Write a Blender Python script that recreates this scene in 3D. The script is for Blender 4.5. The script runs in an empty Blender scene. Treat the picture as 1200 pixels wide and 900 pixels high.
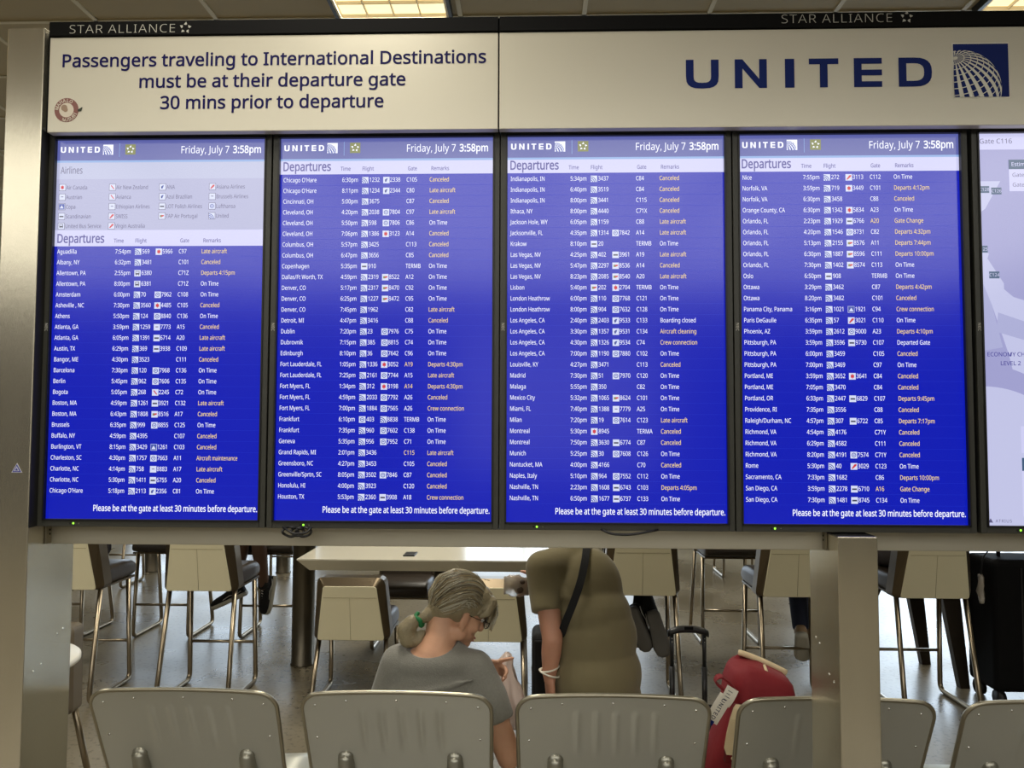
import bpy, bmesh, math, random
from mathutils import Vector, Matrix
from math import sin, cos, pi, radians, sqrt

S = bpy.context.scene
COL = S.collection
random.seed(7)

# ------------------------------------------------------------------ camera, world, exposure
cam_d = bpy.data.cameras.new('camera')
cam_d.sensor_width = 36.0
cam_d.lens = 901.0 / 1200.0 * 36.0
cam_d.clip_start = 0.05
cam_o = bpy.data.objects.new('camera', cam_d)
COL.objects.link(cam_o)
yaw, pitch, roll = radians(1.7), radians(2.8), radians(0.2)
fwd = Vector((-sin(yaw) * cos(pitch), cos(yaw) * cos(pitch), sin(pitch)))
rgt0 = Vector((cos(yaw), sin(yaw), 0))
up0 = rgt0.cross(fwd)
rgt = cos(roll) * rgt0 + sin(roll) * up0
upv = -sin(roll) * rgt0 + cos(roll) * up0
cam_o.matrix_world = Matrix(((rgt.x, upv.x, -fwd.x, 0), (rgt.y, upv.y, -fwd.y, 0), (rgt.z, upv.z, -fwd.z, 1.64), (0, 0, 0, 1)))
S.camera = cam_o

S.view_settings.view_transform = 'Standard'
S.view_settings.look = 'None'
S.view_settings.gamma = 1.0
S.view_settings.use_curve_mapping = False
S.view_settings.exposure = 0.0

W = bpy.data.worlds.new('world')
S.world = W
W.use_nodes = True
W.node_tree.nodes['Background'].inputs[0].default_value = (0.75, 0.87, 1.0, 1)
W.node_tree.nodes['Background'].inputs[1].default_value = 0.4

LAMP_STRENGTH = 1.25
LAMP_COLOUR = (1.0, 0.80, 0.45)
TUBE_POWER = 29.0
TUBE_COLOUR = (1.0, 0.95, 0.83)
REAR_STRENGTH = 0.6
SKY_STRENGTH = 3.0
SKY_COLOUR = (1.0, 0.97, 0.89)
REAR_COLOUR = (1.0, 0.96, 0.87)
WINDOW_STRENGTH = 3.5
WINDOW_RIGHT = 2.0
WINDOW_COLOUR = (0.72, 0.86, 1.0)

# ------------------------------------------------------------------ materials
def lin(c):
    r = []
    for v in c[:3]:
        v = v / 255.0
        r.append(v / 12.92 if v <= 0.04045 else ((v + 0.055) / 1.055) ** 2.4)
    return (r[0], r[1], r[2], 1.0)

def mat(name, rgb, rough=0.5, metal=0.0, spec=0.5, bump=0.0, bscale=40.0, bstretch=(1, 1, 1), var=0.0, vscale=6.0, coat=0.0, sheen=0.0, rvar=0.0, sss=0.0, trans=0.0, alpha=1.0):
    m = bpy.data.materials.new(name)
    m.use_nodes = True
    nt = m.node_tree
    b = nt.nodes['Principled BSDF']
    b.inputs['Base Color'].default_value = lin(rgb)
    b.inputs['Roughness'].default_value = rough
    b.inputs['Metallic'].default_value = metal
    b.inputs['Specular IOR Level'].default_value = spec
    if coat:
        b.inputs['Coat Weight'].default_value = coat
        b.inputs['Coat Roughness'].default_value = 0.15
    if sheen:
        b.inputs['Sheen Weight'].default_value = sheen
    if sss:
        b.inputs['Subsurface Weight'].default_value = sss
        b.inputs['Subsurface Radius'].default_value = (0.02, 0.008, 0.004)
    if trans:
        b.inputs['Transmission Weight'].default_value = trans
    if alpha < 1:
        b.inputs['Alpha'].default_value = alpha
    tc = None
    if bump or var or rvar:
        tc = nt.nodes.new('ShaderNodeTexCoord')
        mp = nt.nodes.new('ShaderNodeMapping')
        mp.inputs['Scale'].default_value = bstretch
        nt.links.new(tc.outputs['Object'], mp.inputs['Vector'])
    if bump:
        n = nt.nodes.new('ShaderNodeTexNoise')
        n.inputs['Scale'].default_value = bscale
        n.inputs['Detail'].default_value = 3
        nt.links.new(mp.outputs[0], n.inputs['Vector'])
        bp = nt.nodes.new('ShaderNodeBump')
        bp.inputs['Strength'].default_value = bump
        bp.inputs['Distance'].default_value = 0.01
        nt.links.new(n.outputs['Fac'], bp.inputs['Height'])
        nt.links.new(bp.outputs[0], b.inputs['Normal'])
    if var:
        n = nt.nodes.new('ShaderNodeTexNoise')
        n.inputs['Scale'].default_value = vscale
        n.inputs['Detail'].default_value = 4
        nt.links.new(mp.outputs[0], n.inputs['Vector'])
        mx = nt.nodes.new('ShaderNodeMix')
        mx.data_type = 'RGBA'
        L = lin(rgb)
        mx.inputs['A'].default_value = tuple(max(0, v * (1 - var)) for v in L[:3]) + (1,)
        mx.inputs['B'].default_value = tuple(min(1, v * (1 + var)) for v in L[:3]) + (1,)
        nt.links.new(n.outputs['Fac'], mx.inputs['Factor'])
        nt.links.new(mx.outputs['Result'], b.inputs['Base Color'])
    if rvar:
        n = nt.nodes.new('ShaderNodeTexNoise')
        n.inputs['Scale'].default_value = vscale
        n.inputs['Detail'].default_value = 4
        nt.links.new(mp.outputs[0], n.inputs['Vector'])
        mr = nt.nodes.new('ShaderNodeMapRange')
        mr.inputs['To Min'].default_value = max(0.02, rough - rvar)
        mr.inputs['To Max'].default_value = min(1, rough + rvar)
        nt.links.new(n.outputs['Fac'], mr.inputs['Value'])
        nt.links.new(mr.outputs[0], b.inputs['Roughness'])
    return m

def emit(name, rgb, k=1.0, rough=0.17, spec=0.85):
    """a lit display pixel: emits its colour, with the matt glossy face of the panel over it"""
    m = bpy.data.materials.new(name)
    m.use_nodes = True
    b = m.node_tree.nodes['Principled BSDF']
    b.inputs['Base Color'].default_value = (0.01, 0.01, 0.012, 1)
    b.inputs['Roughness'].default_value = rough
    b.inputs['Specular IOR Level'].default_value = spec
    b.inputs['Emission Color'].default_value = lin(rgb)
    b.inputs['Emission Strength'].default_value = k
    return m

M = {}
M['steel'] = mat('brushed_steel', (150, 143, 125), 0.30, 1.0, bump=0.10, bscale=60, bstretch=(1, 1, 40), var=0.06, vscale=30)
M['steel_post'] = mat('brushed_steel_post', (204, 197, 177), 0.20, 0.88, bump=0.05, bscale=90, bstretch=(8, 8, 0.4), var=0.05, vscale=3)
M['steel_beam'] = mat('brushed_steel_beam', (200, 195, 178), 0.36, 0.8, bump=0.04, bscale=60, bstretch=(0.4, 8, 10), var=0.06, vscale=3)
M['screw'] = mat('bright_screw', (225, 225, 220), 0.25, 1.0)
M['dark_refl'] = mat('dark_reflection', (26, 25, 21), 0.55)  # painted dark reflection for the side of the left post
M['shade_and_sensor_black'] = mat('shade_and_sensor_black', (6, 6, 6), 0.8)  # flat black for painted shade in hollows, and for the screen sensors
M['bezel'] = mat('bezel_plastic', (50, 50, 44), 0.42, 0.0, bump=0.03, bscale=900)
M['bezel_in'] = mat('bezel_inner', (6, 6, 7), 0.4)
M['sign'] = mat('sign_satin_panel', (206, 201, 184), 0.30, 0.24, spec=0.5)
M['sign_black'] = mat('sign_black', (5, 5, 5), 0.7, spec=0.15)
M['sign_navy'] = mat('sign_navy_vinyl', (20, 16, 78), 0.6, spec=0.15)
M['navy'] = mat('logo_navy_vinyl', (22, 38, 102), 0.6, spec=0.15)
M['logo_white'] = mat('logo_white_vinyl', (226, 224, 210), 0.4)
M['band_text'] = mat('band_lettering', (176, 174, 164), 0.5)
M['maroon'] = mat('sticker_maroon', (128, 84, 78), 0.5)
M['cream_stk'] = mat('sticker_cream', (206, 196, 180), 0.5)
M['tan_stk'] = mat('sticker_tan', (150, 126, 106), 0.5)
M['green_dk'] = mat('sticker_dark_green', (52, 58, 46), 0.5)
M['stk_blue'] = mat('sticker_blue', (62, 66, 150), 0.4)
M['stk_white'] = mat('sticker_white', (200, 200, 205), 0.4)
M['ceil'] = mat('ceiling_panel', (150, 136, 104), 0.75, bump=0.02, bscale=300)
M['ceil_bar'] = mat('ceiling_tee', (186, 176, 148), 0.6)
M['wall_rear'] = mat('wall_rear_dark', (34, 32, 30), 0.8)
M['wall'] = mat('wall_paint', (150, 146, 134), 0.8)
M['black_metal'] = mat('black_metal', (8, 8, 8), 0.4)
M['louvre'] = mat('louvre_white', (225, 215, 190), 0.4)
M['cable'] = mat('black_cable', (12, 12, 12), 0.5)
M['cream'] = mat('cream_vinyl', (212, 204, 172), 0.5, bump=0.06, bscale=160, var=0.04, vscale=5)
M['seam'] = mat('cream_seam', (150, 138, 104), 0.6)
M['taupe_shell'] = mat('taupe_shell', (98, 88, 72), 0.5)
M['shell'] = mat('bronze_shell', (104, 92, 74), 0.30, 0.82, bump=0.03, bscale=60)
M['cushion'] = mat('brown_leather', (56, 48, 40), 0.34, 0.0, spec=0.4, bump=0.08, bscale=90)
M['leg'] = mat('stool_leg_metal', (150, 138, 118), 0.28, 1.0)
M['seatgrey'] = mat('bench_grey_metal', (188, 189, 181), 0.36, 0.55, bump=0.03, bscale=300, var=0.05, vscale=3)
M['seatrim'] = mat('bench_rim_metal', (168, 162, 144), 0.34, 0.9)
M['bracket'] = mat('bench_bracket', (150, 148, 136), 0.34, 0.75)
M['table'] = mat('table_laminate', (214, 208, 190), 0.16, 0.0, spec=0.6)
M['table_edge'] = mat('table_edge', (206, 198, 172), 0.45)
M['pedestal'] = mat('pedestal_bronze', (96, 90, 78), 0.32, 0.9)
M['dark_leg'] = mat('dark_leg', (62, 54, 44), 0.4, 0.6)
M['white_top'] = mat('white_table_top', (222, 218, 206), 0.35)
M['tan_leather'] = mat('taupe_leather', (108, 96, 80), 0.45, bump=0.05, bscale=120)
M['skin'] = mat('skin_fair', (200, 152, 122), 0.5, sss=0.08, var=0.07, vscale=22, bump=0.06, bscale=140)
M['skin2'] = mat('skin_pink', (190, 138, 112), 0.5, sss=0.08, var=0.12, vscale=16, bump=0.06, bscale=140)
M['skin_dk'] = mat('skin_brown', (92, 66, 50), 0.5)
M['tshirt'] = mat('grey_marl', (122, 120, 112), 0.9, bump=0.30, bscale=260, var=0.16, vscale=130, sheen=0.2)
M['olive'] = mat('olive_cotton', (118, 108, 78), 0.9, bump=0.14, bscale=30, bstretch=(1, 1, 0.35), var=0.05, vscale=6, sheen=0.15)
M['hair'] = mat('hair_ash', (138, 126, 98), 0.42, bump=0.4, bscale=120, bstretch=(1, 1, 1), var=0.22, vscale=50)
M['hair_a'] = mat('hair_strand_grey', (176, 170, 150), 0.4)
M['hair_b'] = mat('hair_strand_blond', (150, 132, 96), 0.4)
M['hair_c'] = mat('hair_strand_dark', (98, 88, 68), 0.45)
M['hair_dk'] = mat('hair_dark', (30, 24, 20), 0.5, bump=0.3, bscale=90)
M['green'] = mat('hair_tie_green', (18, 110, 58), 0.7)
M['frame_dk'] = mat('spectacle_frame', (48, 40, 36), 0.35, 0.6)
M['lips'] = mat('lips', (166, 98, 88), 0.5)
M['eye_white'] = mat('eye_white', (225, 222, 215), 0.2)
M['eye_dark'] = mat('eye_dark', (40, 34, 30), 0.2)
M['nail'] = mat('nail', (216, 130, 120), 0.3)
M['black_cloth'] = mat('black_cloth', (14, 14, 15), 0.85, bump=0.1, bscale=60)
M['navy_cloth'] = mat('navy_cloth', (22, 28, 48), 0.85, bump=0.1, bscale=60)
M['beige_cloth'] = mat('khaki_cloth', (128, 110, 82), 0.85, bump=0.1, bscale=60)
M['maroon_cloth'] = mat('dark_maroon_cloth', (44, 26, 24), 0.85, bump=0.1, bscale=60)
M['brown_cloth'] = mat('dark_brown_cloth', (50, 38, 32), 0.85, bump=0.1, bscale=60)
M['rubber'] = mat('sole_rubber', (176, 172, 158), 0.6)
M['rubber_gr'] = mat('sole_grey', (96, 94, 90), 0.6)
M['lace'] = mat('laces', (200, 198, 190), 0.8)
M['tan_shoe'] = mat('tan_shoe', (150, 124, 94), 0.6)
M['red'] = mat('red_canvas', (124, 14, 26), 0.75, bump=0.15, bscale=50, var=0.10, vscale=12)
M['cream_trim'] = mat('cream_webbing', (216, 196, 158), 0.7, bump=0.1, bscale=200)
M['tag'] = mat('tag_paper', (222, 216, 202), 0.6)
M['tag_ink'] = mat('tag_ink', (44, 46, 70), 0.6)
M['luggage'] = mat('luggage_black', (4, 4, 5), 0.8, spec=0.2, bump=0.1, bscale=200)
M['handle'] = mat('handle_black', (20, 20, 20), 0.4)
M['wheel'] = mat('wheel_black', (12, 12, 12), 0.5)
M['chrome'] = mat('chrome', (210, 210, 210), 0.15, 1.0)
M['bracelet'] = mat('white_bracelet', (228, 222, 205), 0.4)
M['plastic'] = mat('pale_pink_plastic', (216, 196, 184), 0.35, trans=0.25, alpha=0.92)
M['clear'] = mat('clear_plastic', (215, 205, 190), 0.12, trans=0.55, alpha=0.8)
M['glass'] = mat('lens_glass', (235, 238, 240), 0.03, alpha=0.22)
M['tattoo'] = mat('forearm_tattoo', (78, 66, 52), 0.6)
M['photo_dk'] = mat('package_print', (70, 56, 46), 0.5)

M['lamp'] = bpy.data.materials.new('lamp_diffuser'); M['lamp'].use_nodes = True
_b = M['lamp'].node_tree.nodes['Principled BSDF']
_b.inputs['Base Color'].default_value = (0.8, 0.75, 0.6, 1)
_b.inputs['Emission Color'].default_value = LAMP_COLOUR + (1,)
_b.inputs['Emission Strength'].default_value = LAMP_STRENGTH
M['daylight'] = bpy.data.materials.new('daylit_pane'); M['daylight'].use_nodes = True
_b = M['daylight'].node_tree.nodes['Principled BSDF']
_b.inputs['Base Color'].default_value = (0.1, 0.1, 0.1, 1)
_b.inputs['Emission Color'].default_value = WINDOW_COLOUR + (1,)
_b.inputs['Emission Strength'].default_value = WINDOW_STRENGTH

M['daylight_b'] = M['daylight'].copy(); M['daylight_b'].name = 'daylit_pane_bright'
M['daylight_b'].node_tree.nodes['Principled BSDF'].inputs['Emission Strength'].default_value = WINDOW_STRENGTH * WINDOW_RIGHT
M['daylight_rear'] = bpy.data.materials.new('daylit_rear_pane'); M['daylight_rear'].use_nodes = True
_b = M['daylight_rear'].node_tree.nodes['Principled BSDF']
_b.inputs['Base Color'].default_value = (0.1, 0.1, 0.1, 1)
_b.inputs['Emission Color'].default_value = REAR_COLOUR + (1,)
_b.inputs['Emission Strength'].default_value = REAR_STRENGTH

M['skylight'] = bpy.data.materials.new('skylight_pane'); M['skylight'].use_nodes = True
_b = M['skylight'].node_tree.nodes['Principled BSDF']
_b.inputs['Base Color'].default_value = (0.1, 0.1, 0.1, 1)
_b.inputs['Emission Color'].default_value = SKY_COLOUR + (1,)
_b.inputs['Emission Strength'].default_value = SKY_STRENGTH

# display pixels
M['px_blue'] = emit('pixel_blue', (0, 20, 178))
M['px_rule'] = emit('pixel_rule', (26, 48, 192))
M['px_band'] = emit('pixel_band', (92, 98, 168))
M['px_line'] = emit('pixel_light_blue', (140, 172, 224))
M['px_strip'] = emit('pixel_strip', (206, 206, 242))
M['px_air'] = emit('pixel_airlines', (186, 190, 220))
M['px_air2'] = emit('pixel_airlines_grid', (176, 178, 212))
M['px_white'] = emit('pixel_white', (236, 238, 250), 1.15)
M['px_gold'] = emit('pixel_gold', (255, 222, 118))
M['px_head'] = emit('pixel_heading', (74, 70, 150))
M['px_grey'] = emit('pixel_grey_text', (92, 88, 126))
M['px_icon'] = emit('pixel_icon', (214, 220, 246))
M['px_iblue'] = emit('pixel_icon_blue', (64, 84, 170))
M['px_red'] = emit('pixel_red', (206, 60, 70))
M['px_dark'] = emit('pixel_dark', (70, 70, 90))
M['px_green'] = emit('pixel_olive', (128, 132, 76))
M['px_map'] = emit('pixel_map', (160, 160, 206))
M['px_map_lt'] = emit('pixel_map_light', (194, 196, 230))
M['px_map_md'] = emit('pixel_map_mid', (172, 174, 214))
M['px_tealbox'] = emit('pixel_gate_box', (66, 92, 124))
M['led'] = emit('led_green', (150, 255, 60), 2.0)
M['led_off'] = emit('led_dim', (120, 120, 90), 0.5)

# concrete / terrazzo floor: polished, with speckle and patchy gloss
def floor_mat():
    m = bpy.data.materials.new('polished_concrete'); m.use_nodes = True
    nt = m.node_tree; b = nt.nodes['Principled BSDF']
    tc = nt.nodes.new('ShaderNodeTexCoord')
    def noise(sc, det, w=None):
        n = nt.nodes.new('ShaderNodeTexNoise'); n.inputs['Scale'].default_value = sc; n.inputs['Detail'].default_value = det
        nt.links.new(tc.outputs['Object'], n.inputs['Vector']); return n
    big = noise(0.9, 5); sm = noise(38, 4); vo = nt.nodes.new('ShaderNodeTexVoronoi'); vo.inputs['Scale'].default_value = 60
    nt.links.new(tc.outputs['Object'], vo.inputs['Vector'])
    cr = nt.nodes.new('ShaderNodeValToRGB')
    cr.color_ramp.elements[0].position = 0.34; cr.color_ramp.elements[0].color = lin((92, 84, 68))
    cr.color_ramp.elements[1].position = 0.68; cr.color_ramp.elements[1].color = lin((136, 128, 110))
    nt.links.new(big.outputs['Fac'], cr.inputs[0])
    sp = nt.nodes.new('ShaderNodeValToRGB')
    sp.color_ramp.elements[0].position = 0.33; sp.color_ramp.elements[0].color = (0.32, 0.30, 0.26, 1)
    sp.color_ramp.elements[1].position = 0.46; sp.color_ramp.elements[1].color = (1, 1, 1, 1)
    nt.links.new(sm.outputs['Fac'], sp.inputs[0])
    mx = nt.nodes.new('ShaderNodeMix'); mx.data_type = 'RGBA'; mx.blend_type = 'MULTIPLY'; mx.inputs['Factor'].default_value = 0.75
    nt.links.new(cr.outputs[0], mx.inputs['A']); nt.links.new(sp.outputs[0], mx.inputs['B'])
    nt.links.new(mx.outputs['Result'], b.inputs['Base Color'])
    mr = nt.nodes.new('ShaderNodeMapRange')
    mr.inputs['From Min'].default_value = 0.3; mr.inputs['From Max'].default_value = 0.7
    mr.inputs['To Min'].default_value = 0.20; mr.inputs['To Max'].default_value = 0.40
    nt.links.new(big.outputs['Fac'], mr.inputs['Value']); nt.links.new(mr.outputs[0], b.inputs['Roughness'])
    b.inputs['Specular IOR Level'].default_value = 0.6
    bp = nt.nodes.new('ShaderNodeBump'); bp.inputs['Strength'].default_value = 0.05; bp.inputs['Distance'].default_value = 0.01
    n3 = noise(9, 3); nt.links.new(n3.outputs['Fac'], bp.inputs['Height']); nt.links.new(bp.outputs[0], b.inputs['Normal'])
    return m
M['floor'] = floor_mat()

# ------------------------------------------------------------------ mesh helpers
class MB:
    """collects shapes into one mesh; every face carries a material slot"""
    def __init__(s):
        s.v = []; s.f = []; s.mi = []; s.mats = []; s.sm = []
    def slot(s, m):
        if m not in s.mats: s.mats.append(m)
        return s.mats.index(m)
    def add(s, verts, faces, m, smooth=False):
        o = len(s.v); k = s.slot(m)
        s.v.extend([tuple(p) for p in verts])
        for f in faces:
            s.f.append([i + o for i in f]); s.mi.append(k); s.sm.append(smooth)
        return s
    def bm(s, b, m, smooth=False, mtx=None):
        b.verts.index_update()
        vs = [(mtx @ v.co if mtx else v.co) for v in b.verts]
        s.add(vs, [[v.index for v in f.verts] for f in b.faces], m, smooth)
        b.free(); return s
    def box(s, c, d, m, bev=0.0, mtx=None, seg=2):
        b = bmesh.new()
        bmesh.ops.create_cube(b, size=1)
        for v in b.verts: v.co = Vector((v.co.x * d[0], v.co.y * d[1], v.co.z * d[2]))
        if bev: bmesh.ops.bevel(b, geom=list(b.edges), offset=bev, segments=seg, affect='EDGES', profile=0.5)
        T = Matrix.Translation(Vector(c))
        return s.bm(b, m, False, T @ mtx if mtx else T)
    def tube(s, pts, r, m, seg=10, closed=False, smooth=True):
        pts = [Vector(p) for p in pts]; n = len(pts)
        rs = r if isinstance(r, (list, tuple)) else [r] * n
        vs = []; fs = []
        t_prev = None; nrm = None
        for i, p in enumerate(pts):
            a = pts[i - 1] if (i > 0 or closed) else p
            b = pts[(i + 1) % n] if (i < n - 1 or closed) else p
            t = (b - a).normalized()
            if nrm is None:
                ref = Vector((0, 0, 1)) if abs(t.z) < 0.9 else Vector((1, 0, 0))
                nrm = t.cross(ref).normalized()
            else:
                nrm = (nrm - t * nrm.dot(t))
                nrm = nrm.normalized() if nrm.length > 1e-6 else t.cross(Vector((0.3, 0.5, 0.8))).normalized()
            bi = t.cross(nrm)
            for k in range(seg):
                an = 2 * pi * k / seg
                vs.append(p + (nrm * cos(an) + bi * sin(an)) * rs[i])
        m_ = n if closed else n - 1
        for i in range(m_):
            j = (i + 1) % n
            for k in range(seg):
                k2 = (k + 1) % seg
                fs.append([i * seg + k, i * seg + k2, j * seg + k2, j * seg + k])
        if not closed:
            fs.append(list(range(seg))[::-1]); fs.append([(n - 1) * seg + k for k in range(seg)])
        return s.add(vs, fs, m, smooth)
    def lathe(s, prof, m, c=(0, 0, 0), seg=32, smooth=True):
        vs = []; fs = []
        for (r, z) in prof:
            for k in range(seg):
                a = 2 * pi * k / seg
                vs.append((c[0] + r * cos(a), c[1] + r * sin(a), c[2] + z))
        for i in range(len(prof) - 1):
            for k in range(seg):
                k2 = (k + 1) % seg
                fs.append([i * seg + k, i * seg + k2, (i + 1) * seg + k2, (i + 1) * seg + k])
        fs.append(list(range(seg))[::-1]); fs.append([(len(prof) - 1) * seg + k for k in range(seg)])
        return s.add(vs, fs, m, smooth)
    def ell(s, c, r, m, rot=None, u=16, v=10):
        b = bmesh.new()
        bmesh.ops.create_uvsphere(b, u_segments=u, v_segments=v, radius=1)
        R = rot.to_4x4() if rot else Matrix.Identity(4)
        T = Matrix.Translation(Vector(c)) @ R @ Matrix.Diagonal((r[0], r[1], r[2], 1))
        return s.bm(b, m, True, T)
    def prism(s, poly, y0, y1, m):
        """polygon in (x,z) extruded between y0 and y1"""
        n = len(poly)
        vs = [(p[0], y0, p[1]) for p in poly] + [(p[0], y1, p[1]) for p in poly]
        fs = [list(range(n)), [n + i for i in range(n)][::-1]]
        for i in range(n):
            j = (i + 1) % n
            fs.append([i, i + n, j + n, j])
        return s.add(vs, fs, m)
    def flat(s, poly, y, m):
        return s.add([(p[0], y, p[1]) for p in poly], [list(range(len(poly)))], m)
    def rect(s, x0, x1, z0, z1, y, m):
        return s.flat([(x0, z0), (x1, z0), (x1, z1), (x0, z1)], y, m)
    def loft(s, rings, m, smooth=True, cap0=True, cap1=True):
        n = len(rings[0]); vs = [p for r in rings for p in r]; fs = []
        for i in range(len(rings) - 1):
            for k in range(n):
                k2 = (k + 1) % n
                fs.append([i * n + k, i * n + k2, (i + 1) * n + k2, (i + 1) * n + k])
        if cap0: fs.append(list(range(n))[::-1])
        if cap1: fs.append([(len(rings) - 1) * n + k for k in range(n)])
        return s.add(vs, fs, m, smooth)
    def build(s, name, parent=None, off=None, normals=True):
        me = bpy.data.meshes.new(name)
        o = off if off is not None else (world_loc(parent) if parent else Vector((0, 0, 0)))
        me.from_pydata([(p[0] - o[0], p[1] - o[1], p[2] - o[2]) for p in s.v], [], s.f)
        for k in s.mats: me.materials.append(k)
        me.polygons.foreach_set('material_index', s.mi)
        me.polygons.foreach_set('use_smooth', s.sm)
        me.update()
        if normals:
            b = bmesh.new(); b.from_mesh(me); bmesh.ops.recalc_face_normals(b, faces=b.faces); b.to_mesh(me); b.free()
        ob = bpy.data.objects.new(name, me)
        COL.objects.link(ob)
        if parent: ob.parent = parent
        return ob

def world_loc(o):
    p = Vector((0, 0, 0))
    while o is not None:
        p += Vector(o.location); o = o.parent
    return p

def tag(o, label, cat, group=None, kind=None):
    o['label'] = label
    o['category'] = cat
    if group: o['group'] = group
    if kind: o['kind'] = kind
    return o

def thing(name, label, cat, loc=(0, 0, 0), group=None, rotz=0.0):
    o = bpy.data.objects.new(name, None)
    o.empty_display_size = 0.1
    COL.objects.link(o)
    o.location = loc; o.rotation_euler = (0, 0, rotz)
    return tag(o, label, cat, group)

def struct(name, mb):
    o = mb.build(name); o['kind'] = 'structure'; return o

KIDS = {}
def copy_tree(o, parent=None):
    c = o.copy(); COL.objects.link(c)
    if parent is not None:
        c.parent = parent; c.matrix_parent_inverse = o.matrix_parent_inverse.copy()
    for ch in [x for x in o.children]:
        copy_tree(ch, c)
    return c
def dup(root, loc, label, group=None, rotz=None):
    c = copy_tree(root)
    c.location = loc
    if rotz is not None: c.rotation_euler = (0, 0, rotz)
    c['label'] = label
    if group: c['group'] = group
    return c

def arc(pts, r, n=5):
    """polyline with rounded corners"""
    pts = [Vector(p) for p in pts]; out = [pts[0]]
    for i in range(1, len(pts) - 1):
        a, b, c = pts[i - 1], pts[i], pts[i + 1]
        d1 = (a - b); d2 = (c - b)
        k = min(r, d1.length * 0.45, d2.length * 0.45)
        p1 = b + d1.normalized() * k; p2 = b + d2.normalized() * k
        for j in range(n + 1):
            t = j / n
            out.append(p1 * (1 - t) ** 2 + b * 2 * t * (1 - t) + p2 * t * t)
    out.append(pts[-1]); return out

def rrect(w0, w1, h, r, n=5):
    """rounded trapezoid outline, bottom width w0, top width w1, centred in x, from z=0 to h"""
    cs = [(-w0 / 2, 0), (w0 / 2, 0), (w1 / 2, h), (-w1 / 2, h)]
    out = []
    for i in range(4):
        a = Vector(cs[i - 1] + (0,)); b = Vector(cs[i] + (0,)); c = Vector(cs[(i + 1) % 4] + (0,))
        k = r[i] if isinstance(r, (list, tuple)) else r
        p1 = b + (a - b).normalized() * k; p2 = b + (c - b).normalized() * k
        for j in range(n + 1):
            t = j / n
            p = p1 * (1 - t) ** 2 + b * 2 * t * (1 - t) + p2 * t * t
            out.append((p.x, p.y))
    return out

# ---- soft bodies: overlapping balls and tapered limbs melted into one skin
class Soft:
    def __init__(s): s.b = bmesh.new()
    def ell(s, c, r, rot=None):
        R = rot.to_4x4() if rot else Matrix.Identity(4)
        if not isinstance(r, (list, tuple)): r = (r, r, r)
        T = Matrix.Translation(Vector(c)) @ R @ Matrix.Diagonal((r[0], r[1], r[2], 1))
        bmesh.ops.create_uvsphere(s.b, u_segments=20, v_segments=14, radius=1, matrix=T)
        return s
    def limb(s, pts, rs, ball=(True, True), seg=18):
        pts = [Vector(p) for p in pts]
        for i in range(len(pts) - 1):
            a, b = pts[i], pts[i + 1]; d = b - a
            if d.length < 1e-5: continue
            T = Matrix.Translation((a + b) / 2) @ d.to_track_quat('Z', 'Y').to_matrix().to_4x4()
            bmesh.ops.create_cone(s.b, cap_ends=True, segments=seg, radius1=rs[i], radius2=rs[i + 1], depth=d.length, matrix=T)
        for i, p in enumerate(pts):
            if (i == 0 and not ball[0]) or (i == len(pts) - 1 and not ball[1]): continue
            bmesh.ops.create_uvsphere(s.b, u_segments=seg, v_segments=12, radius=rs[i], matrix=Matrix.Translation(p))
        return s
    def finish(s, name, m, parent=None, voxel=0.008, smooth=3, cut=None):
        me = bpy.data.meshes.new('tmp'); s.b.to_mesh(me); s.b.free()
        ob = bpy.data.objects.new('tmp', me); COL.objects.link(ob)
        md = ob.modifiers.new('r', 'REMESH'); md.mode = 'VOXEL'; md.voxel_size = voxel
        if smooth:
            sm = ob.modifiers.new('s', 'SMOOTH'); sm.factor = 0.5; sm.iterations = smooth
        cutters = []
        for q in (cut or []):
            cb = bmesh.new(); bmesh.ops.create_uvsphere(cb, u_segments=32, v_segments=20, radius=1)
            cm = bpy.data.meshes.new('cut'); cb.to_mesh(cm); cb.free()
            co = bpy.data.objects.new('cut', cm); COL.objects.link(co)
            R = q[2].to_4x4() if len(q) > 2 else Matrix.Identity(4)
            co.matrix_world = Matrix.Translation(Vector(q[0])) @ R @ Matrix.Diagonal((q[1][0], q[1][1], q[1][2], 1))
            bo = ob.modifiers.new('b', 'BOOLEAN'); bo.operation = 'DIFFERENCE'; bo.object = co; bo.solver = 'EXACT'
            cutters.append(co)
        bpy.context.view_layer.update()
        dg = bpy.context.evaluated_depsgraph_get()
        nm = bpy.data.meshes.new_from_object(ob.evaluated_get(dg))
        for co in cutters + [ob]: bpy.data.objects.remove(co, do_unlink=True)
        o = world_loc(parent) if parent else Vector((0, 0, 0))
        nm.transform(Matrix.Translation(-o))
        nm.materials.clear(); nm.materials.append(m)
        nm.polygons.foreach_set('use_smooth', [True] * len(nm.polygons))
        nm.polygons.foreach_set('material_index', [0] * len(nm.polygons))
        nm.name = name
        r = bpy.data.objects.new(name, nm); COL.objects.link(r)
        if parent: r.parent = parent
        return r

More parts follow.
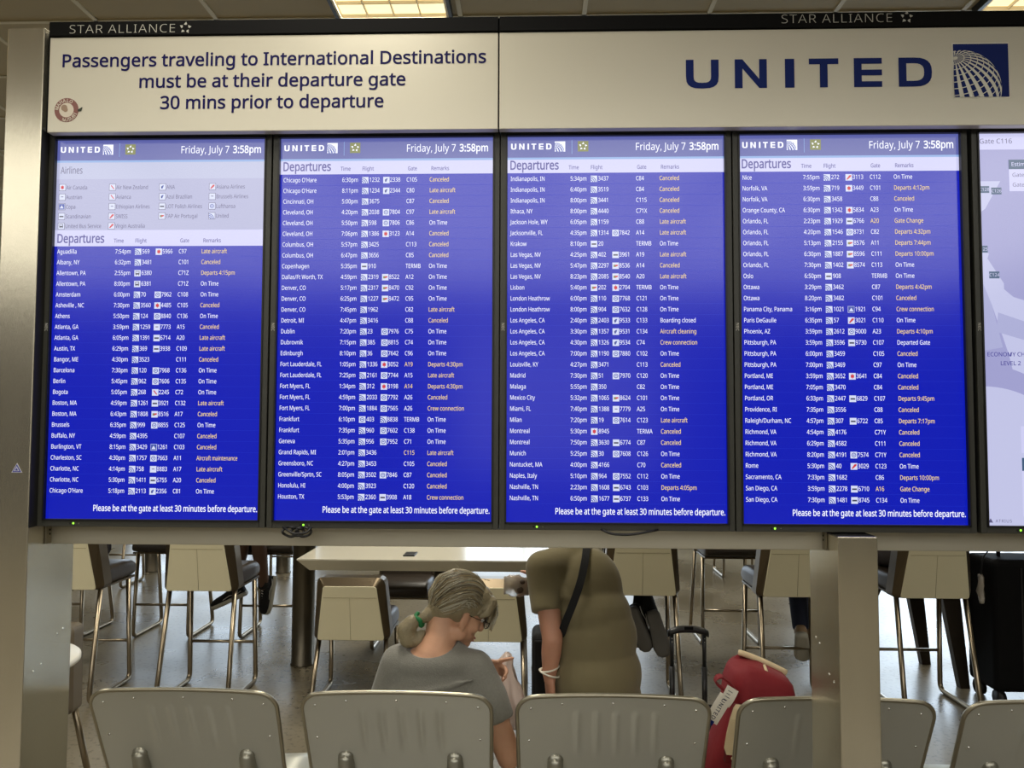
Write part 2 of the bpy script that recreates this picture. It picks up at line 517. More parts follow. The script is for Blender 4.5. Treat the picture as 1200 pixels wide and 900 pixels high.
# ------------------------------------------------------------------ lettering
GLYPHS = r'''A|512|437,0 368,177 141,177 73,0 0,0 224,575 289,575 512,0;282,415 274,438 263,473 255,500 247,468 238,438 230,415 165,241 346,241
B|521|241,573 307,569 361,558 404,541 434,515 453,478 459,431 457,409 453,389 446,371 437,354 424,340 409,328 392,317 372,309 350,304 350,300 373,295 395,288 415,279 433,267 448,253 461,236 470,215 476,191 478,163 475,130 467,100 454,74 436,52 413,33 385,19 354,8 318,2 279,0 78,0 78,573;256,329 300,331 334,339 357,352 372,371 381,394 384,423 380,451 369,474 351,490 324,502 289,509 245,511 150,511 150,329;150,269 150,61 265,61 311,64 346,74 371,91 388,112 398,138 401,168 399,188 395,205 388,221 377,235 362,247 344,256 321,263 293,267 260,269
C|507|323,517 294,516 266,510 241,502 217,490 196,474 178,456 162,434 149,410 139,383 131,353 127,321 125,286 128,241 135,200 147,164 164,132 186,105 213,83 244,68 281,58 322,55 394,62 460,78 460,15 393,-2 312,-8 257,-4 208,8 166,28 130,56 101,90 78,131 62,178 52,230 49,287 51,329 57,369 67,406 81,440 99,471 120,499 145,523 174,543 206,559 242,571 281,578 324,581 353,580 381,577 409,572 435,565 460,557 482,547 453,486 394,508 372,513 348,516
D|585|536,292 533,231 521,177 501,131 474,91 439,58 399,33 351,15 297,4 237,0 78,0 78,573 254,573 309,569 359,558 404,540 443,516 476,484 502,446 521,401 533,350;460,289 457,337 449,379 435,415 416,444 391,469 361,487 327,500 287,508 244,511 150,511 150,62 228,62 299,68 357,87 402,119 434,164 454,220
E|446|398,0 78,0 78,573 398,573 398,509 150,509 150,330 383,330 383,268 150,268 150,63 398,63
F|416|150,0 78,0 78,573 398,573 398,509 150,509 150,306 383,306 383,243 150,243
G|584|326,302 524,302 524,22 493,12 462,5 431,-1 398,-5 362,-7 323,-8 267,-4 217,8 173,28 136,55 105,89 81,130 63,176 52,229 49,286 53,343 65,395 84,442 111,482 145,517 186,544 233,564 286,577 346,581 377,580 407,577 437,572 465,565 491,557 516,547 489,484 421,508 395,513 369,516 342,517 298,514 259,505 225,489 195,468 170,441 150,409 136,373 127,332 124,286 127,243 134,202 146,166 164,133 187,106 216,84 251,68 292,58 340,55 404,59 452,68 452,238 326,238
H|594|516,0 443,0 443,267 150,267 150,0 78,0 78,573 150,573 150,330 443,330 443,573 516,573
I|272|239,0 32,0 32,42 99,57 99,515 32,531 32,573 239,573 239,531 172,515 172,57 239,42
J|219|-3,-152 -37,-150 -63,-142 -63,-81 -35,-87 -5,-89 8,-88 21,-85 33,-81 45,-74 54,-65 63,-53 69,-38 73,-19 74,3 74,573 146,573 146,9 144,-26 138,-56 128,-82 114,-104 96,-122 75,-135 52,-145 25,-150
K|496|496,0 411,0 209,273 150,222 150,0 78,0 78,573 150,573 150,290 199,345 249,399 403,573 488,573 261,323
L|420|78,0 78,573 150,573 150,64 400,64 400,0
M|727|330,0 142,502 139,502 142,461 144,407 144,347 144,0 78,0 78,573 184,573 361,103 364,103 544,573 650,573 650,0 578,0 578,352 579,408 581,460 584,501 581,501 390,0
N|609|532,0 447,0 141,476 138,476 141,432 143,378 144,320 144,0 78,0 78,573 161,573 467,99 470,99 468,137 466,193 464,249 464,573 532,573
O|626|577,287 576,244 570,204 561,166 547,132 531,101 510,73 486,49 459,29 428,13 393,1 355,-6 314,-8 271,-6 232,1 196,13 165,29 138,49 114,73 94,101 78,132 65,167 56,204 51,245 49,288 52,344 62,396 78,442 100,482 130,517 166,545 208,565 258,577 314,581 369,577 417,565 459,545 495,517 524,483 547,442 564,396 574,344;125,287 127,241 134,200 145,163 161,131 182,104 207,83 238,67 273,58 314,55 354,58 390,67 420,83 445,104 465,131 481,163 492,200 499,241 501,287 496,354 481,411 456,457 421,491 373,511 314,518 274,515 238,506 207,490 182,469 161,443 145,411 134,374 127,333
P|485|229,573 297,568 352,553 393,528 421,495 439,454 444,404 443,381 439,358 433,336 423,316 411,296 395,278 375,262 351,249 324,238 292,230 256,225 216,223 150,223 150,0 78,0 78,573;223,511 150,511 150,285 208,285 242,286 272,290 298,296 320,306 338,318 352,334 362,352 368,375 370,401 366,435 354,462 334,484 306,499 269,508
Q|626|577,287 575,242 569,200 559,160 544,124 525,92 503,64 476,40 445,21 411,6 548,-136 444,-136 334,-7 324,-8 314,-8 271,-6 232,1 196,13 165,29 138,49 114,73 94,101 78,132 65,167 56,204 51,245 49,288 52,344 62,396 78,442 100,482 130,517 166,545 208,565 258,577 314,581 369,577 417,565 459,545 495,517 524,483 547,442 564,396 574,344;125,287 127,241 134,200 145,163 161,131 182,104 207,83 238,67 273,58 314,55 354,58 390,67 420,83 445,104 465,131 481,163 492,200 499,241 501,287 496,354 481,411 456,457 421,491 373,511 314,518 274,515 238,506 207,490 182,469 161,443 145,411 134,374 127,333
R|499|236,573 281,571 320,565 353,555 381,540 404,522 422,500 434,474 442,444 444,410 442,381 437,356 427,334 415,315 401,298 385,285 367,274 349,264 330,257 487,0 403,0 264,237 150,237 150,0 78,0 78,573;232,510 150,510 150,298 236,298 278,301 312,310 338,325 355,347 366,374 370,407 368,430 363,450 355,467 343,480 328,491 310,500 287,505 261,509
S|440|403,153 400,121 392,92 378,66 359,44 335,26 307,11 274,1 238,-6 198,-8 137,-5 83,4 41,19 41,88 113,65 142,59 171,56 201,55 228,56 252,60 273,66 290,74 305,85 316,98 324,113 329,129 330,147 329,164 325,180 318,194 308,207 295,218 277,230 196,265 131,294 114,305 98,317 85,330 74,344 65,359 57,375 52,393 49,413 48,435 51,464 58,490 71,513 89,533 110,550 136,563 165,573 197,579 231,581 262,580 290,577 318,572 343,565 367,558 389,549 366,487 302,508 278,513 254,516 229,517 207,516 187,513 169,507 155,499 142,489 133,478 126,464 122,450 121,434 122,416 126,400 133,386 143,373 156,362 172,351 246,318 278,306 307,293 332,279 353,264 371,247 385,228 395,206 401,181
T|446|259,0 187,0 187,509 8,509 8,573 437,573 437,509 259,509
U|586|513,202 511,164 503,128 489,95 470,65 446,40 416,20 380,4 338,-5 290,-8 225,-2 171,18 128,50 97,93 78,144 72,204 72,573 144,573 144,201 148,158 161,122 182,93 211,72 248,59 294,55 327,57 355,63 379,73 399,88 415,105 427,126 435,149 440,174 442,202 442,573 513,573
V|481|481,573 277,0 204,0 0,573 75,573 204,205 220,160 231,119 241,80 250,119 262,161 277,207 405,573
W|746|735,573 583,0 510,0 399,375 389,410 380,443 373,471 370,488 367,471 361,443 352,409 342,373 234,0 161,0 10,573 85,573 174,223 183,186 190,151 196,118 201,87 206,119 213,154 222,191 232,227 333,573 407,573 512,225 523,187 532,151 538,117 544,87 550,129 560,175 572,224 660,573
X|470|467,0 385,0 233,249 79,0 3,0 193,298 15,573 95,573 236,348 377,573 453,573 276,300
Y|454|227,291 376,573 454,573 263,222 263,0 191,0 191,219 0,573 79,573
Z|459|427,0 30,0 30,55 332,508 40,508 40,573 419,573 419,518 118,64 427,64
a|450|231,437 279,433 318,422 347,403 368,375 381,338 385,293 385,0 334,0 320,61 317,61 279,22 265,13 250,5 234,-1 216,-5 195,-7 172,-8 148,-7 124,-2 103,6 84,16 68,30 55,48 45,68 39,92 37,119 43,159 59,192 87,219 127,238 179,251 243,257 316,259 316,285 313,317 306,342 293,359 275,371 253,378 227,380 205,379 183,376 163,370 106,347 84,400 104,410 126,419 151,426 177,432 204,436;252,208 204,203 167,195 141,182 124,165 113,144 110,119 112,97 120,79 132,66 148,56 167,51 188,49 223,52 253,62 279,79 299,103 311,134 315,172 315,210
b|493|139,461 138,410 135,373 139,373 153,390 169,405 189,419 213,429 240,435 272,437 322,431 365,412 401,381 428,338 444,283 449,215 447,168 439,127 427,91 410,61 390,36 365,17 337,3 306,-5 272,-8 240,-6 213,0 189,10 169,24 153,38 139,55 133,55 119,0 68,0 68,609 139,609;260,379 231,377 207,371 188,361 172,348 159,330 150,308 144,282 140,252 139,217 139,214 142,165 150,125 165,93 187,69 219,55 261,51 297,55 325,69 348,93 363,126 373,166 376,216 373,265 363,306 348,338 325,360 296,374
c|385|241,-8 204,-5 170,2 139,15 112,34 88,58 69,87 55,123 47,165 44,213 47,262 56,305 71,342 90,372 114,396 142,415 174,428 208,435 245,438 267,437 288,435 309,431 358,415 337,356 292,370 244,376 217,374 193,368 172,358 155,343 141,325 131,303 123,277 119,247 117,213 119,181 123,152 131,126 141,104 155,86 172,71 191,61 214,55 240,53 262,54 283,56 302,60 351,78 351,15 304,-2 285,-5 264,-7
d|493|221,-8 171,-2 128,17 92,48 65,91 49,146 44,214 49,282 66,338 93,381 128,413 171,432 221,438 243,437 262,434 280,429 296,423 310,416 323,407 354,374 359,374 356,405 354,438 354,609 425,609 425,0 368,0 358,58 354,58 323,24 310,15 296,7 279,1 262,-4 242,-7;232,51 273,55 305,67 328,88 343,117 352,154 355,200 355,213 352,263 343,304 329,336 306,360 274,375 231,379 196,374 168,359 146,334 130,300 120,260 117,213 120,165 130,125 146,93 168,69 197,55
e|452|234,438 269,435 301,427 329,414 354,396 374,373 390,346 402,315 409,281 411,244 411,201 117,201 122,157 134,119 154,90 181,69 215,56 254,52 280,53 305,56 327,60 392,82 392,20 370,11 349,4 327,-1 304,-5 279,-7 251,-8 212,-5 176,3 143,17 114,36 90,61 70,91 56,126 47,167 44,212 47,257 55,297 68,333 86,364 108,390 134,411 164,426 198,435;233,380 202,377 175,366 154,348 137,323 125,293 119,257 338,257 336,281 333,302 326,322 318,338 306,353 292,364 276,373 256,378
f|276|266,375 158,375 158,0 87,0 87,375 12,375 12,408 87,432 87,457 89,492 95,522 104,547 116,568 132,585 152,597 174,606 199,612 227,613 274,609 310,599 292,544 262,552 228,556 206,553 189,545 175,532 166,513 160,489 158,458 158,430 266,430
g|493|221,438 248,436 273,431 297,422 319,409 338,393 350,380 361,384 369,430 425,430 425,-7 423,-46 416,-80 404,-109 388,-135 367,-155 341,-172 310,-183 274,-190 233,-192 202,-192 174,-189 147,-186 122,-180 99,-174 78,-165 78,-100 99,-110 123,-118 149,-125 177,-130 206,-133 237,-134 271,-130 300,-119 324,-101 341,-77 352,-48 355,-13 356,44 338,34 320,21 299,8 275,-1 250,-6 221,-8 170,-2 126,18 91,51 65,95 49,149 44,214 49,278 65,332 91,377 126,411 169,431;230,379 207,376 187,370 169,359 153,344 140,326 130,303 123,277 119,247 117,213 120,165 130,124 146,92 169,68 197,54 232,50 253,51 271,53 288,58 303,65 315,74 326,85 336,98 343,113 349,131 353,151 355,173 356,197 356,214 355,251 350,282 343,309 332,331 319,348 302,362 281,371 257,377
h|496|139,431 138,399 135,370 140,370 149,385 161,397 174,407 188,416 204,424 221,429 238,434 255,436 273,437 306,435 335,430 360,421 382,408 399,391 413,370 423,344 429,314 431,280 431,0 361,0 361,275 358,307 351,333 338,353 319,367 295,376 265,379 235,377 210,370 189,360 173,347 160,329 150,308 144,283 140,254 139,222 139,0 68,0 68,609 139,609
i|207|139,430 139,0 68,0 68,430;104,591 115,590 124,586 133,580 140,572 144,560 145,546 144,532 140,521 133,512 124,506 115,502 104,501 93,502 83,506 75,512 68,521 64,532 63,546 64,560 68,572 75,580 83,586 93,590
j|207|18,-192 -18,-190 -44,-183 -44,-126 -19,-132 9,-134 25,-132 39,-128 51,-120 61,-108 66,-90 68,-67 68,430 139,430 139,-64 137,-90 133,-113 126,-133 116,-151 103,-166 87,-177 67,-186 44,-191;63,546 64,560 68,572 75,580 83,586 93,590 104,591 115,590 124,586 133,580 140,572 144,560 145,546 144,532 140,521 133,512 124,506 115,502 104,501 93,502 83,506 75,512 68,521 64,532
k|428|138,291 137,257 135,221 138,221 152,240 172,264 189,285 326,430 409,430 235,246 421,0 336,0 187,200 138,158 138,0 68,0 68,609 138,609
l|207|139,0 68,0 68,609 139,609
m|750|540,438 584,434 621,421 649,401 669,371 681,330 685,280 685,0 615,0 615,277 613,308 606,333 594,353 577,367 555,376 528,379 490,374 460,362 438,342 423,315 414,280 411,237 411,0 342,0 342,277 341,298 337,317 332,333 325,347 315,359 303,367 289,374 272,377 253,379 227,377 204,370 185,360 170,347 158,329 150,308 144,283 140,255 139,223 139,0 68,0 68,430 125,430 136,371 140,371 149,385 160,398 173,409 186,418 201,425 217,431 233,435 249,437 266,438 298,436 325,430 349,420 369,406 386,388 398,366 402,366 418,388 438,406 461,420 486,430 512,436
n|496|275,438 322,434 361,421 391,401 413,371 426,330 431,280 431,0 361,0 361,275 358,307 351,333 338,353 319,367 295,376 265,379 222,374 189,361 166,338 151,308 142,269 139,223 139,0 68,0 68,430 125,430 136,371 140,371 150,385 162,398 175,409 190,418 206,425 222,431 239,435 257,437
o|485|442,216 440,181 436,150 428,121 417,95 404,71 388,51 369,33 348,18 324,7 299,-1 271,-6 241,-8 214,-6 188,-1 163,7 140,18 119,33 100,51 84,71 70,95 59,121 51,150 46,181 44,216 47,261 55,301 68,336 87,367 110,392 137,412 169,426 204,435 244,438 281,435 316,426 347,412 374,392 398,367 417,336 431,301 439,261;117,216 119,184 123,154 130,128 141,105 155,86 172,71 192,59 216,53 243,51 270,53 294,59 314,71 331,86 345,105 356,128 363,154 367,184 369,216 367,248 363,277 355,303 345,325 331,344 314,359 294,370 270,376 242,379 202,374 171,359 147,335 130,303 120,263
p|493|273,438 322,432 365,413 401,383 428,339 444,284 449,216 447,170 439,129 427,93 410,62 390,37 365,17 337,3 306,-5 272,-8 251,-7 231,-4 213,1 197,7 182,15 170,24 139,55 134,55 137,20 139,-16 139,-192 68,-192 68,430 126,430 136,371 139,371 170,405 182,414 197,422 213,429 231,434 251,437;260,379 233,377 210,371 190,362 174,349 161,333 152,313 145,289 141,261 139,229 139,216 140,182 144,152 150,126 159,103 172,85 188,70 208,59 233,53 261,51 286,53 308,60 326,72 341,88 354,108 364,131 371,157 375,186 376,217 373,262 363,302 348,334 325,359 296,374
q|493|354,-9 355,25 358,58 354,58 340,40 323,25 303,11 279,1 251,-6 219,-8 170,-2 128,17 93,48 66,91 49,146 44,214 47,261 54,302 67,338 83,368 104,393 129,413 157,427 188,435 221,438 253,436 280,429 304,419 324,405 341,389 355,371 358,371 369,430 425,430 425,-192 354,-192;233,51 260,52 284,58 304,67 320,79 333,96 342,116 349,140 353,168 355,199 355,213 352,263 343,305 328,337 305,361 273,375 231,379 196,374 167,359 145,334 130,300 120,260 117,213 120,165 130,126 146,93 168,70 197,55
r|331|269,438 295,437 319,433 310,368 287,372 264,374 248,373 232,369 217,363 202,355 189,346 176,334 166,321 156,305 149,289 143,270 140,251 139,229 139,0 68,0 68,430 126,430 134,351 137,351 147,367 158,381 170,395 183,407 198,418 214,426 231,433 249,437
s|384|348,119 346,92 339,69 327,49 311,32 292,18 268,6 241,-2 210,-6 176,-8 148,-7 122,-5 99,-1 78,5 59,11 42,19 42,83 104,60 128,54 153,50 178,49 211,51 236,57 256,66 269,79 277,94 280,112 279,123 276,132 271,141 264,150 253,158 239,167 174,196 103,228 84,239 69,252 57,266 48,283 43,302 41,324 46,358 61,386 85,408 118,425 157,435 202,438 228,437 252,434 275,430 298,424 319,417 339,409 315,353 258,372 238,377 218,379 197,380 171,379 149,374 131,366 118,356 111,343 108,328 109,317 113,307 119,298 127,290 139,282 154,274 219,246 289,215 306,203 321,191 333,176 341,159 346,140
t|289|212,50 245,53 272,59 272,5 240,-4 200,-8 178,-7 157,-3 138,4 120,13 104,27 91,44 82,66 76,93 74,125 74,375 13,375 13,409 75,437 103,528 144,528 144,430 269,430 269,375 144,375 144,127 146,103 153,83 163,69 177,58 193,52
u|496|427,430 427,0 370,0 359,57 356,57 346,43 334,31 321,20 306,11 290,4 273,-1 256,-5 238,-7 220,-8 187,-6 159,-1 134,8 112,21 95,38 81,59 71,85 65,114 63,148 63,430 135,430 135,153 137,122 145,96 158,76 176,62 200,53 230,51 260,53 285,59 306,69 323,82 336,100 345,121 352,146 356,175 357,206 357,430
v|407|163,0 0,430 75,430 167,176 180,137 193,96 201,63 204,63 214,96 227,138 241,176 332,430 407,430 244,0
w|630|346,243 336,276 328,308 321,335 316,357 313,357 308,335 302,307 294,275 284,242 207,1 127,1 9,431 82,431 141,201 153,154 163,109 169,73 172,73 178,97 185,128 193,160 201,188 277,431 354,431 428,188 440,149 451,109 457,74 460,74 466,108 477,153 489,201 549,431 621,431 502,1 419,1
x|424|170,220 22,430 102,430 213,268 322,430 402,430 253,220 410,0 330,0 213,172 94,0 14,0
y|409|1,430 76,430 169,185 184,144 196,105 205,68 209,68 224,121 245,186 333,430 409,430 224,-59 213,-85 201,-108 188,-130 173,-148 157,-164 138,-176 117,-185 94,-191 67,-192 34,-190 9,-186 9,-130 30,-133 56,-135 72,-134 86,-131 99,-126 110,-118 121,-110 130,-99 152,-59 174,-2
z|377|346,0 31,0 31,47 262,375 45,375 45,430 340,430 340,377 112,55 346,55
0|459|419,287 418,242 415,201 409,163 401,128 390,97 376,70 359,47 339,27 316,12 290,1 261,-6 229,-8 188,-4 153,8 122,27 97,54 76,88 60,129 48,176 42,229 39,287 41,346 48,399 58,446 73,486 93,520 119,547 149,566 186,578 229,581 269,578 304,566 335,547 361,520 382,486 399,446 410,399 417,346;110,287 111,238 115,194 121,156 131,125 143,98 159,78 178,64 202,55 229,52 256,55 279,64 298,78 314,98 326,124 336,156 343,194 347,238 348,287 347,336 343,380 336,417 326,449 314,475 298,495 279,510 256,518 229,521 202,518 178,510 159,495 143,475 131,449 121,417 115,380 111,336
1|459|285,0 216,0 216,400 216,439 217,470 219,499 196,477 169,455 108,405 71,452 226,573 285,573
2|459|417,0 38,0 38,59 188,210 261,287 280,309 295,331 306,353 315,376 320,399 322,424 318,453 309,477 294,496 273,510 249,518 221,520 194,519 169,514 147,506 126,495 104,482 83,466 45,513 94,548 113,557 132,565 153,572 174,577 197,580 221,581 255,579 285,572 313,562 336,548 356,531 372,510 384,485 391,458 394,428 392,399 386,371 375,344 361,318 344,292 324,267 247,185 128,67 128,64 417,64
3|459|395,439 394,414 389,392 381,372 370,355 356,339 340,326 321,316 300,307 277,302 277,298 319,290 353,276 379,255 398,229 409,198 413,163 410,131 403,101 390,74 371,50 348,30 318,14 283,2 241,-6 193,-8 164,-7 136,-5 110,-1 85,5 60,13 36,23 36,89 61,78 87,69 114,61 141,56 168,52 194,51 241,55 278,65 305,81 324,104 335,132 339,164 337,187 331,206 320,223 306,236 288,247 265,255 240,261 211,264 179,265 123,265 123,326 180,326 209,327 236,332 259,339 278,350 294,362 307,377 316,394 321,413 323,434 320,460 311,481 295,498 274,511 249,519 219,521 164,515 117,498 75,473 39,521 61,537 87,550 115,563 147,573 181,579 218,581 273,576 317,563 352,540 376,511 390,477
4|459|443,130 359,130 359,0 291,0 291,130 17,130 17,190 286,576 359,576 359,193 443,193;291,374 291,412 293,444 294,474 295,500 292,500 276,468 257,438 86,193 291,193
5|459|221,351 258,349 292,342 322,331 349,316 371,297 389,274 402,247 410,217 413,183 410,145 402,111 387,81 368,54 343,32 314,15 280,2 242,-5 199,-8 170,-7 142,-4 116,0 91,6 70,14 51,23 51,90 71,79 95,70 121,62 148,57 174,53 200,52 227,54 252,58 274,65 293,76 310,89 323,106 333,126 339,149 341,176 337,210 325,239 306,262 279,279 243,289 197,292 146,288 99,280 64,302 86,573 373,573 373,508 146,508 132,342 169,348
6|459|44,245 45,278 47,310 51,342 57,374 64,404 75,433 87,461 103,486 121,510 143,530 168,548 196,562 228,572 265,578 306,581 344,579 377,573 377,513 344,520 308,523 273,521 242,515 216,504 193,491 173,474 158,454 145,431 134,407 127,380 121,352 117,322 115,291 119,291 128,303 138,315 150,326 163,335 178,343 194,350 213,355 233,357 255,358 287,356 316,349 342,338 365,322 384,303 400,279 412,251 419,220 421,184 419,147 411,112 399,82 382,55 361,33 336,15 307,2 275,-5 239,-8 212,-6 187,-1 163,7 140,19 119,35 101,54 84,76 70,103 59,133 51,166 46,204;238,51 270,55 297,66 320,84 337,109 348,143 351,184 348,218 339,247 324,271 302,289 274,300 241,303 217,301 195,296 175,287 157,276 143,263 131,248 122,232 117,215 115,198 116,181 119,163 123,146 129,129 137,114 146,99 158,85 170,74 185,64 201,57 219,53
7|459|109,0 344,508 35,508 35,573 419,573 419,518 187,0
8|459|229,581 261,579 291,574 318,565 341,553 362,538 378,519 390,497 398,472 400,443 399,421 394,401 385,383 374,367 361,352 346,338 291,303 314,291 335,279 355,265 373,250 389,234 401,216 411,196 417,173 419,148 416,118 408,90 395,65 378,44 356,26 330,11 300,1 267,-6 231,-8 192,-6 157,0 126,10 100,24 78,42 61,63 49,87 42,115 39,146 41,171 47,194 56,214 68,232 82,249 99,264 118,277 138,289 158,299 107,336 93,350 81,366 71,383 64,401 59,422 58,444 60,472 68,497 80,518 97,537 117,552 141,565 168,573 197,579;108,145 112,119 121,96 138,76 161,60 192,51 229,48 265,51 295,60 319,76 336,96 346,120 350,148 348,166 343,182 335,197 324,211 310,223 293,235 274,246 253,256 229,265 217,270 194,260 174,249 157,237 142,225 130,212 121,197 114,182 110,164;228,524 200,521 176,514 155,502 139,486 130,466 127,441 128,422 133,406 141,391 151,379 164,367 179,357 232,330 282,357 296,367 307,379 317,392 325,406 329,423 330,441 327,466 318,486 302,502 282,514 257,521
9|459|417,328 416,295 414,263 410,231 405,199 397,168 387,139 374,112 358,86 340,63 318,42 293,25 265,11 232,0 195,-6 154,-8 117,-6 82,0 82,60 115,53 152,50 188,52 218,58 245,68 268,82 287,99 303,118 316,141 327,165 334,192 340,221 344,250 346,281 341,281 332,269 322,258 310,247 297,238 282,230 266,223 247,218 227,215 204,214 173,216 144,223 118,235 95,250 76,270 61,294 49,321 42,352 40,387 43,426 50,460 63,491 80,517 101,540 127,557 156,570 188,578 223,581 250,579 275,574 299,565 322,553 342,537 361,518 377,495 391,469 402,439 410,406 415,369;223,521 192,518 165,507 142,488 124,463 113,429 110,388 113,354 122,325 137,301 158,284 186,273 220,269 244,271 266,276 286,285 304,296 318,310 330,325 339,341 344,358 346,374 345,392 342,409 338,426 332,443 324,459 315,474 304,487 291,499 277,508 260,516 242,520
,|215|154,84 136,23 111,-42 85,-103 33,-103 49,-38 63,31 73,93 148,93
:|215|58,43 59,61 64,75 72,85 82,92 94,96 107,97 120,96 132,92 142,85 151,75 156,61 157,43 156,26 151,12 142,2 132,-6 120,-10 107,-11 94,-10 82,-6 72,2 64,12 59,26;58,387 59,405 64,419 72,429 82,436 94,440 107,441 120,440 132,436 142,429 151,419 156,405 157,387 156,369 151,355 142,345 132,338 120,333 107,332 94,333 82,338 72,345 64,355 59,369
'|180|128,573 112,366 68,366 52,573
/|298|290,573 77,0 8,0 221,573
.|215|58,43 59,61 64,75 72,85 82,92 94,96 107,97 120,96 132,92 142,85 151,75 156,61 157,43 156,26 151,12 142,2 132,-6 120,-10 107,-11 94,-10 82,-6 72,2 64,12 59,26
-|258|32,184 32,246 226,246 226,184
 |209|'''

def glyph_set(offset):
    """letter shapes as filled outlines; offset thickens or thins the strokes (in ems)"""
    G = {}; obs = {}
    for ln in GLYPHS.split('\n'):
        ch, adv, body = ln[0], *ln[2:].split('|', 1)
        G[ch] = [([], []), int(adv) / 1000.0]
        if not body: continue
        c = bpy.data.curves.new('t', 'CURVE'); c.dimensions = '2D'; c.fill_mode = 'BOTH'; c.offset = offset
        for part in body.split(';'):
            pts = [tuple(int(q) / 1000.0 for q in p.split(',')) for p in part.split()]
            sp = c.splines.new('POLY'); sp.points.add(len(pts) - 1)
            for k, p in enumerate(pts): sp.points[k].co = (p[0], p[1], 0, 1)
            sp.use_cyclic_u = True
        o = bpy.data.objects.new('t', c); COL.objects.link(o); obs[ch] = o
    bpy.context.view_layer.update()
    dg = bpy.context.evaluated_depsgraph_get()
    for ch, o in obs.items():
        e = o.evaluated_get(dg); me = e.to_mesh()
        G[ch][0] = ([(v.co.x, v.co.y) for v in me.vertices], [list(p.vertices) for p in me.polygons])
        e.to_mesh_clear()
    G['cap'] = max(p[1] for p in G['H'][0][0])
    for o in obs.values():
        c = o.data; bpy.data.objects.remove(o, do_unlink=True); bpy.data.curves.remove(c)
    return G
G_REG = glyph_set(0.0)
G_BOLD = glyph_set(0.017)
G_SIGN = glyph_set(0.015)
G_ROW = glyph_set(0.0)
G_SEMI = glyph_set(0.009)
G_THIN = glyph_set(-0.014)

def text_w(G, s): return sum(G[c][1] for c in s)
def put_text(mb, s, x, z, y, cap, m, G=None, w=None, sx=1.0, align='L', track=0.0):
    """letters in the plane Y=y, baseline z, cap height cap; w fits the line to a width"""
    G = G or G_REG
    k = cap / G['cap']
    tw = text_w(G, s) * k + track * (len(s) - 1)
    if w: sx = w / tw
    if align == 'R': x -= tw * sx
    if align == 'C': x -= tw * sx / 2
    for c in s:
        (vs, fs), adv = G[c]
        if vs: mb.add([(x + p[0] * k * sx, y, z + p[1] * k) for p in vs], fs, m)
        x += (adv * k + track) * sx
    return x

def wide_letters(mb, word, x0, x1, z0, z1, y, m, xs=None):
    """the extended sans capitals of the airline wordmark, drawn as shapes"""
    h = z1 - z0
    def P(pts, a, b): mb.flat([(a + p[0] * (b - a), z0 + p[1] * h) for p in pts], y, m)
    def letter(ch, a, b):
        w = b - a; t = 0.26 * h; tx = t / w; tz = 0.20
        if ch == 'I': P([(0, 0), (1, 0), (1, 1), (0, 1)], a, b)
        if ch == 'T':
            P([(0, 1 - tz), (1, 1 - tz), (1, 1), (0, 1)], a, b); P([(.5 - tx / 2, 0), (.5 + tx / 2, 0), (.5 + tx / 2, 1 - tz), (.5 - tx / 2, 1 - tz)], a, b)
        if ch == 'E':
            P([(0, 0), (tx, 0), (tx, 1), (0, 1)], a, b)
            for q in (0, .5 - tz / 2, 1 - tz): P([(tx, q), (1, q), (1, q + tz), (tx, q + tz)], a, b)
        if ch == 'N':
            P([(0, 0), (tx, 0), (tx, 1), (0, 1)], a, b); P([(1 - tx, 0), (1, 0), (1, 1), (1 - tx, 1)], a, b)
            P([(tx, 1), (tx, .68), (1 - tx, 0), (1 - tx, .32)], a, b)
        if ch == 'U':
            n = 10; r0 = .5; out = [(0, 1)]; inn = [(tx, 1)]
            for i in range(n + 1):
                an = pi + pi * i / n
                ux, uz = cos(an), sin(an)
                sq = lambda v: math.copysign(abs(v) ** 0.7, v)
                out.append((.5 + .5 * sq(ux), .42 + .42 * sq(uz))); inn.append((.5 + (.5 - tx) * sq(ux), .42 + (.42 - tz) * sq(uz)))
            out.append((1, 1)); inn.append((1 - tx, 1))
            for i in range(len(out) - 1): P([out[i], out[i + 1], inn[i + 1], inn[i]], a, b)
        if ch == 'D':
            n = 12; out = []; inn = []
            for i in range(n + 1):
                an = -pi / 2 + pi * i / n
                sq = lambda v: math.copysign(abs(v) ** 0.75, v)
                out.append((.45 + .55 * sq(cos(an)), .5 + .5 * sq(sin(an)))); inn.append((.45 + (.55 - tx) * sq(cos(an)), .5 + (.5 - tz) * sq(sin(an))))
            for i in range(n): P([out[i], out[i + 1], inn[i + 1], inn[i]], a, b)
            P([(0, 0), (tx, 0), (tx, 1), (0, 1)], a, b)
            P([(tx, 0), (.45, 0), (.45, tz), (tx, tz)], a, b); P([(tx, 1 - tz), (.45, 1 - tz), (.45, 1), (tx, 1)], a, b)
    if xs is None:
        xs = [(0, .133), (.20, .332), (.405, .445), (.503, .623), (.686, .80), (.866, 1.0)]
        xs = [(x0 + a * (x1 - x0), x0 + b * (x1 - x0)) for a, b in xs]
    for ch, (a, b) in zip(word, xs): letter(ch, a, b)

def clip_poly(poly, x0, x1, z0, z1):
    def cl(p, f, g):
        out = []
        for i in range(len(p)):
            a, b = p[i - 1], p[i]; fa, fb = f(a), f(b)
            if (fa >= 0) != (fb >= 0):
                t = fa / (fa - fb); out.append((a[0] + (b[0] - a[0]) * t, a[1] + (b[1] - a[1]) * t))
            if fb >= 0: out.append(b)
        return out
    for f in (lambda q: q[0] - x0, lambda q: x1 - q[0], lambda q: q[1] - z0, lambda q: z1 - q[1]):
        poly = cl(poly, f, None)
        if len(poly) < 3: return []
    return poly

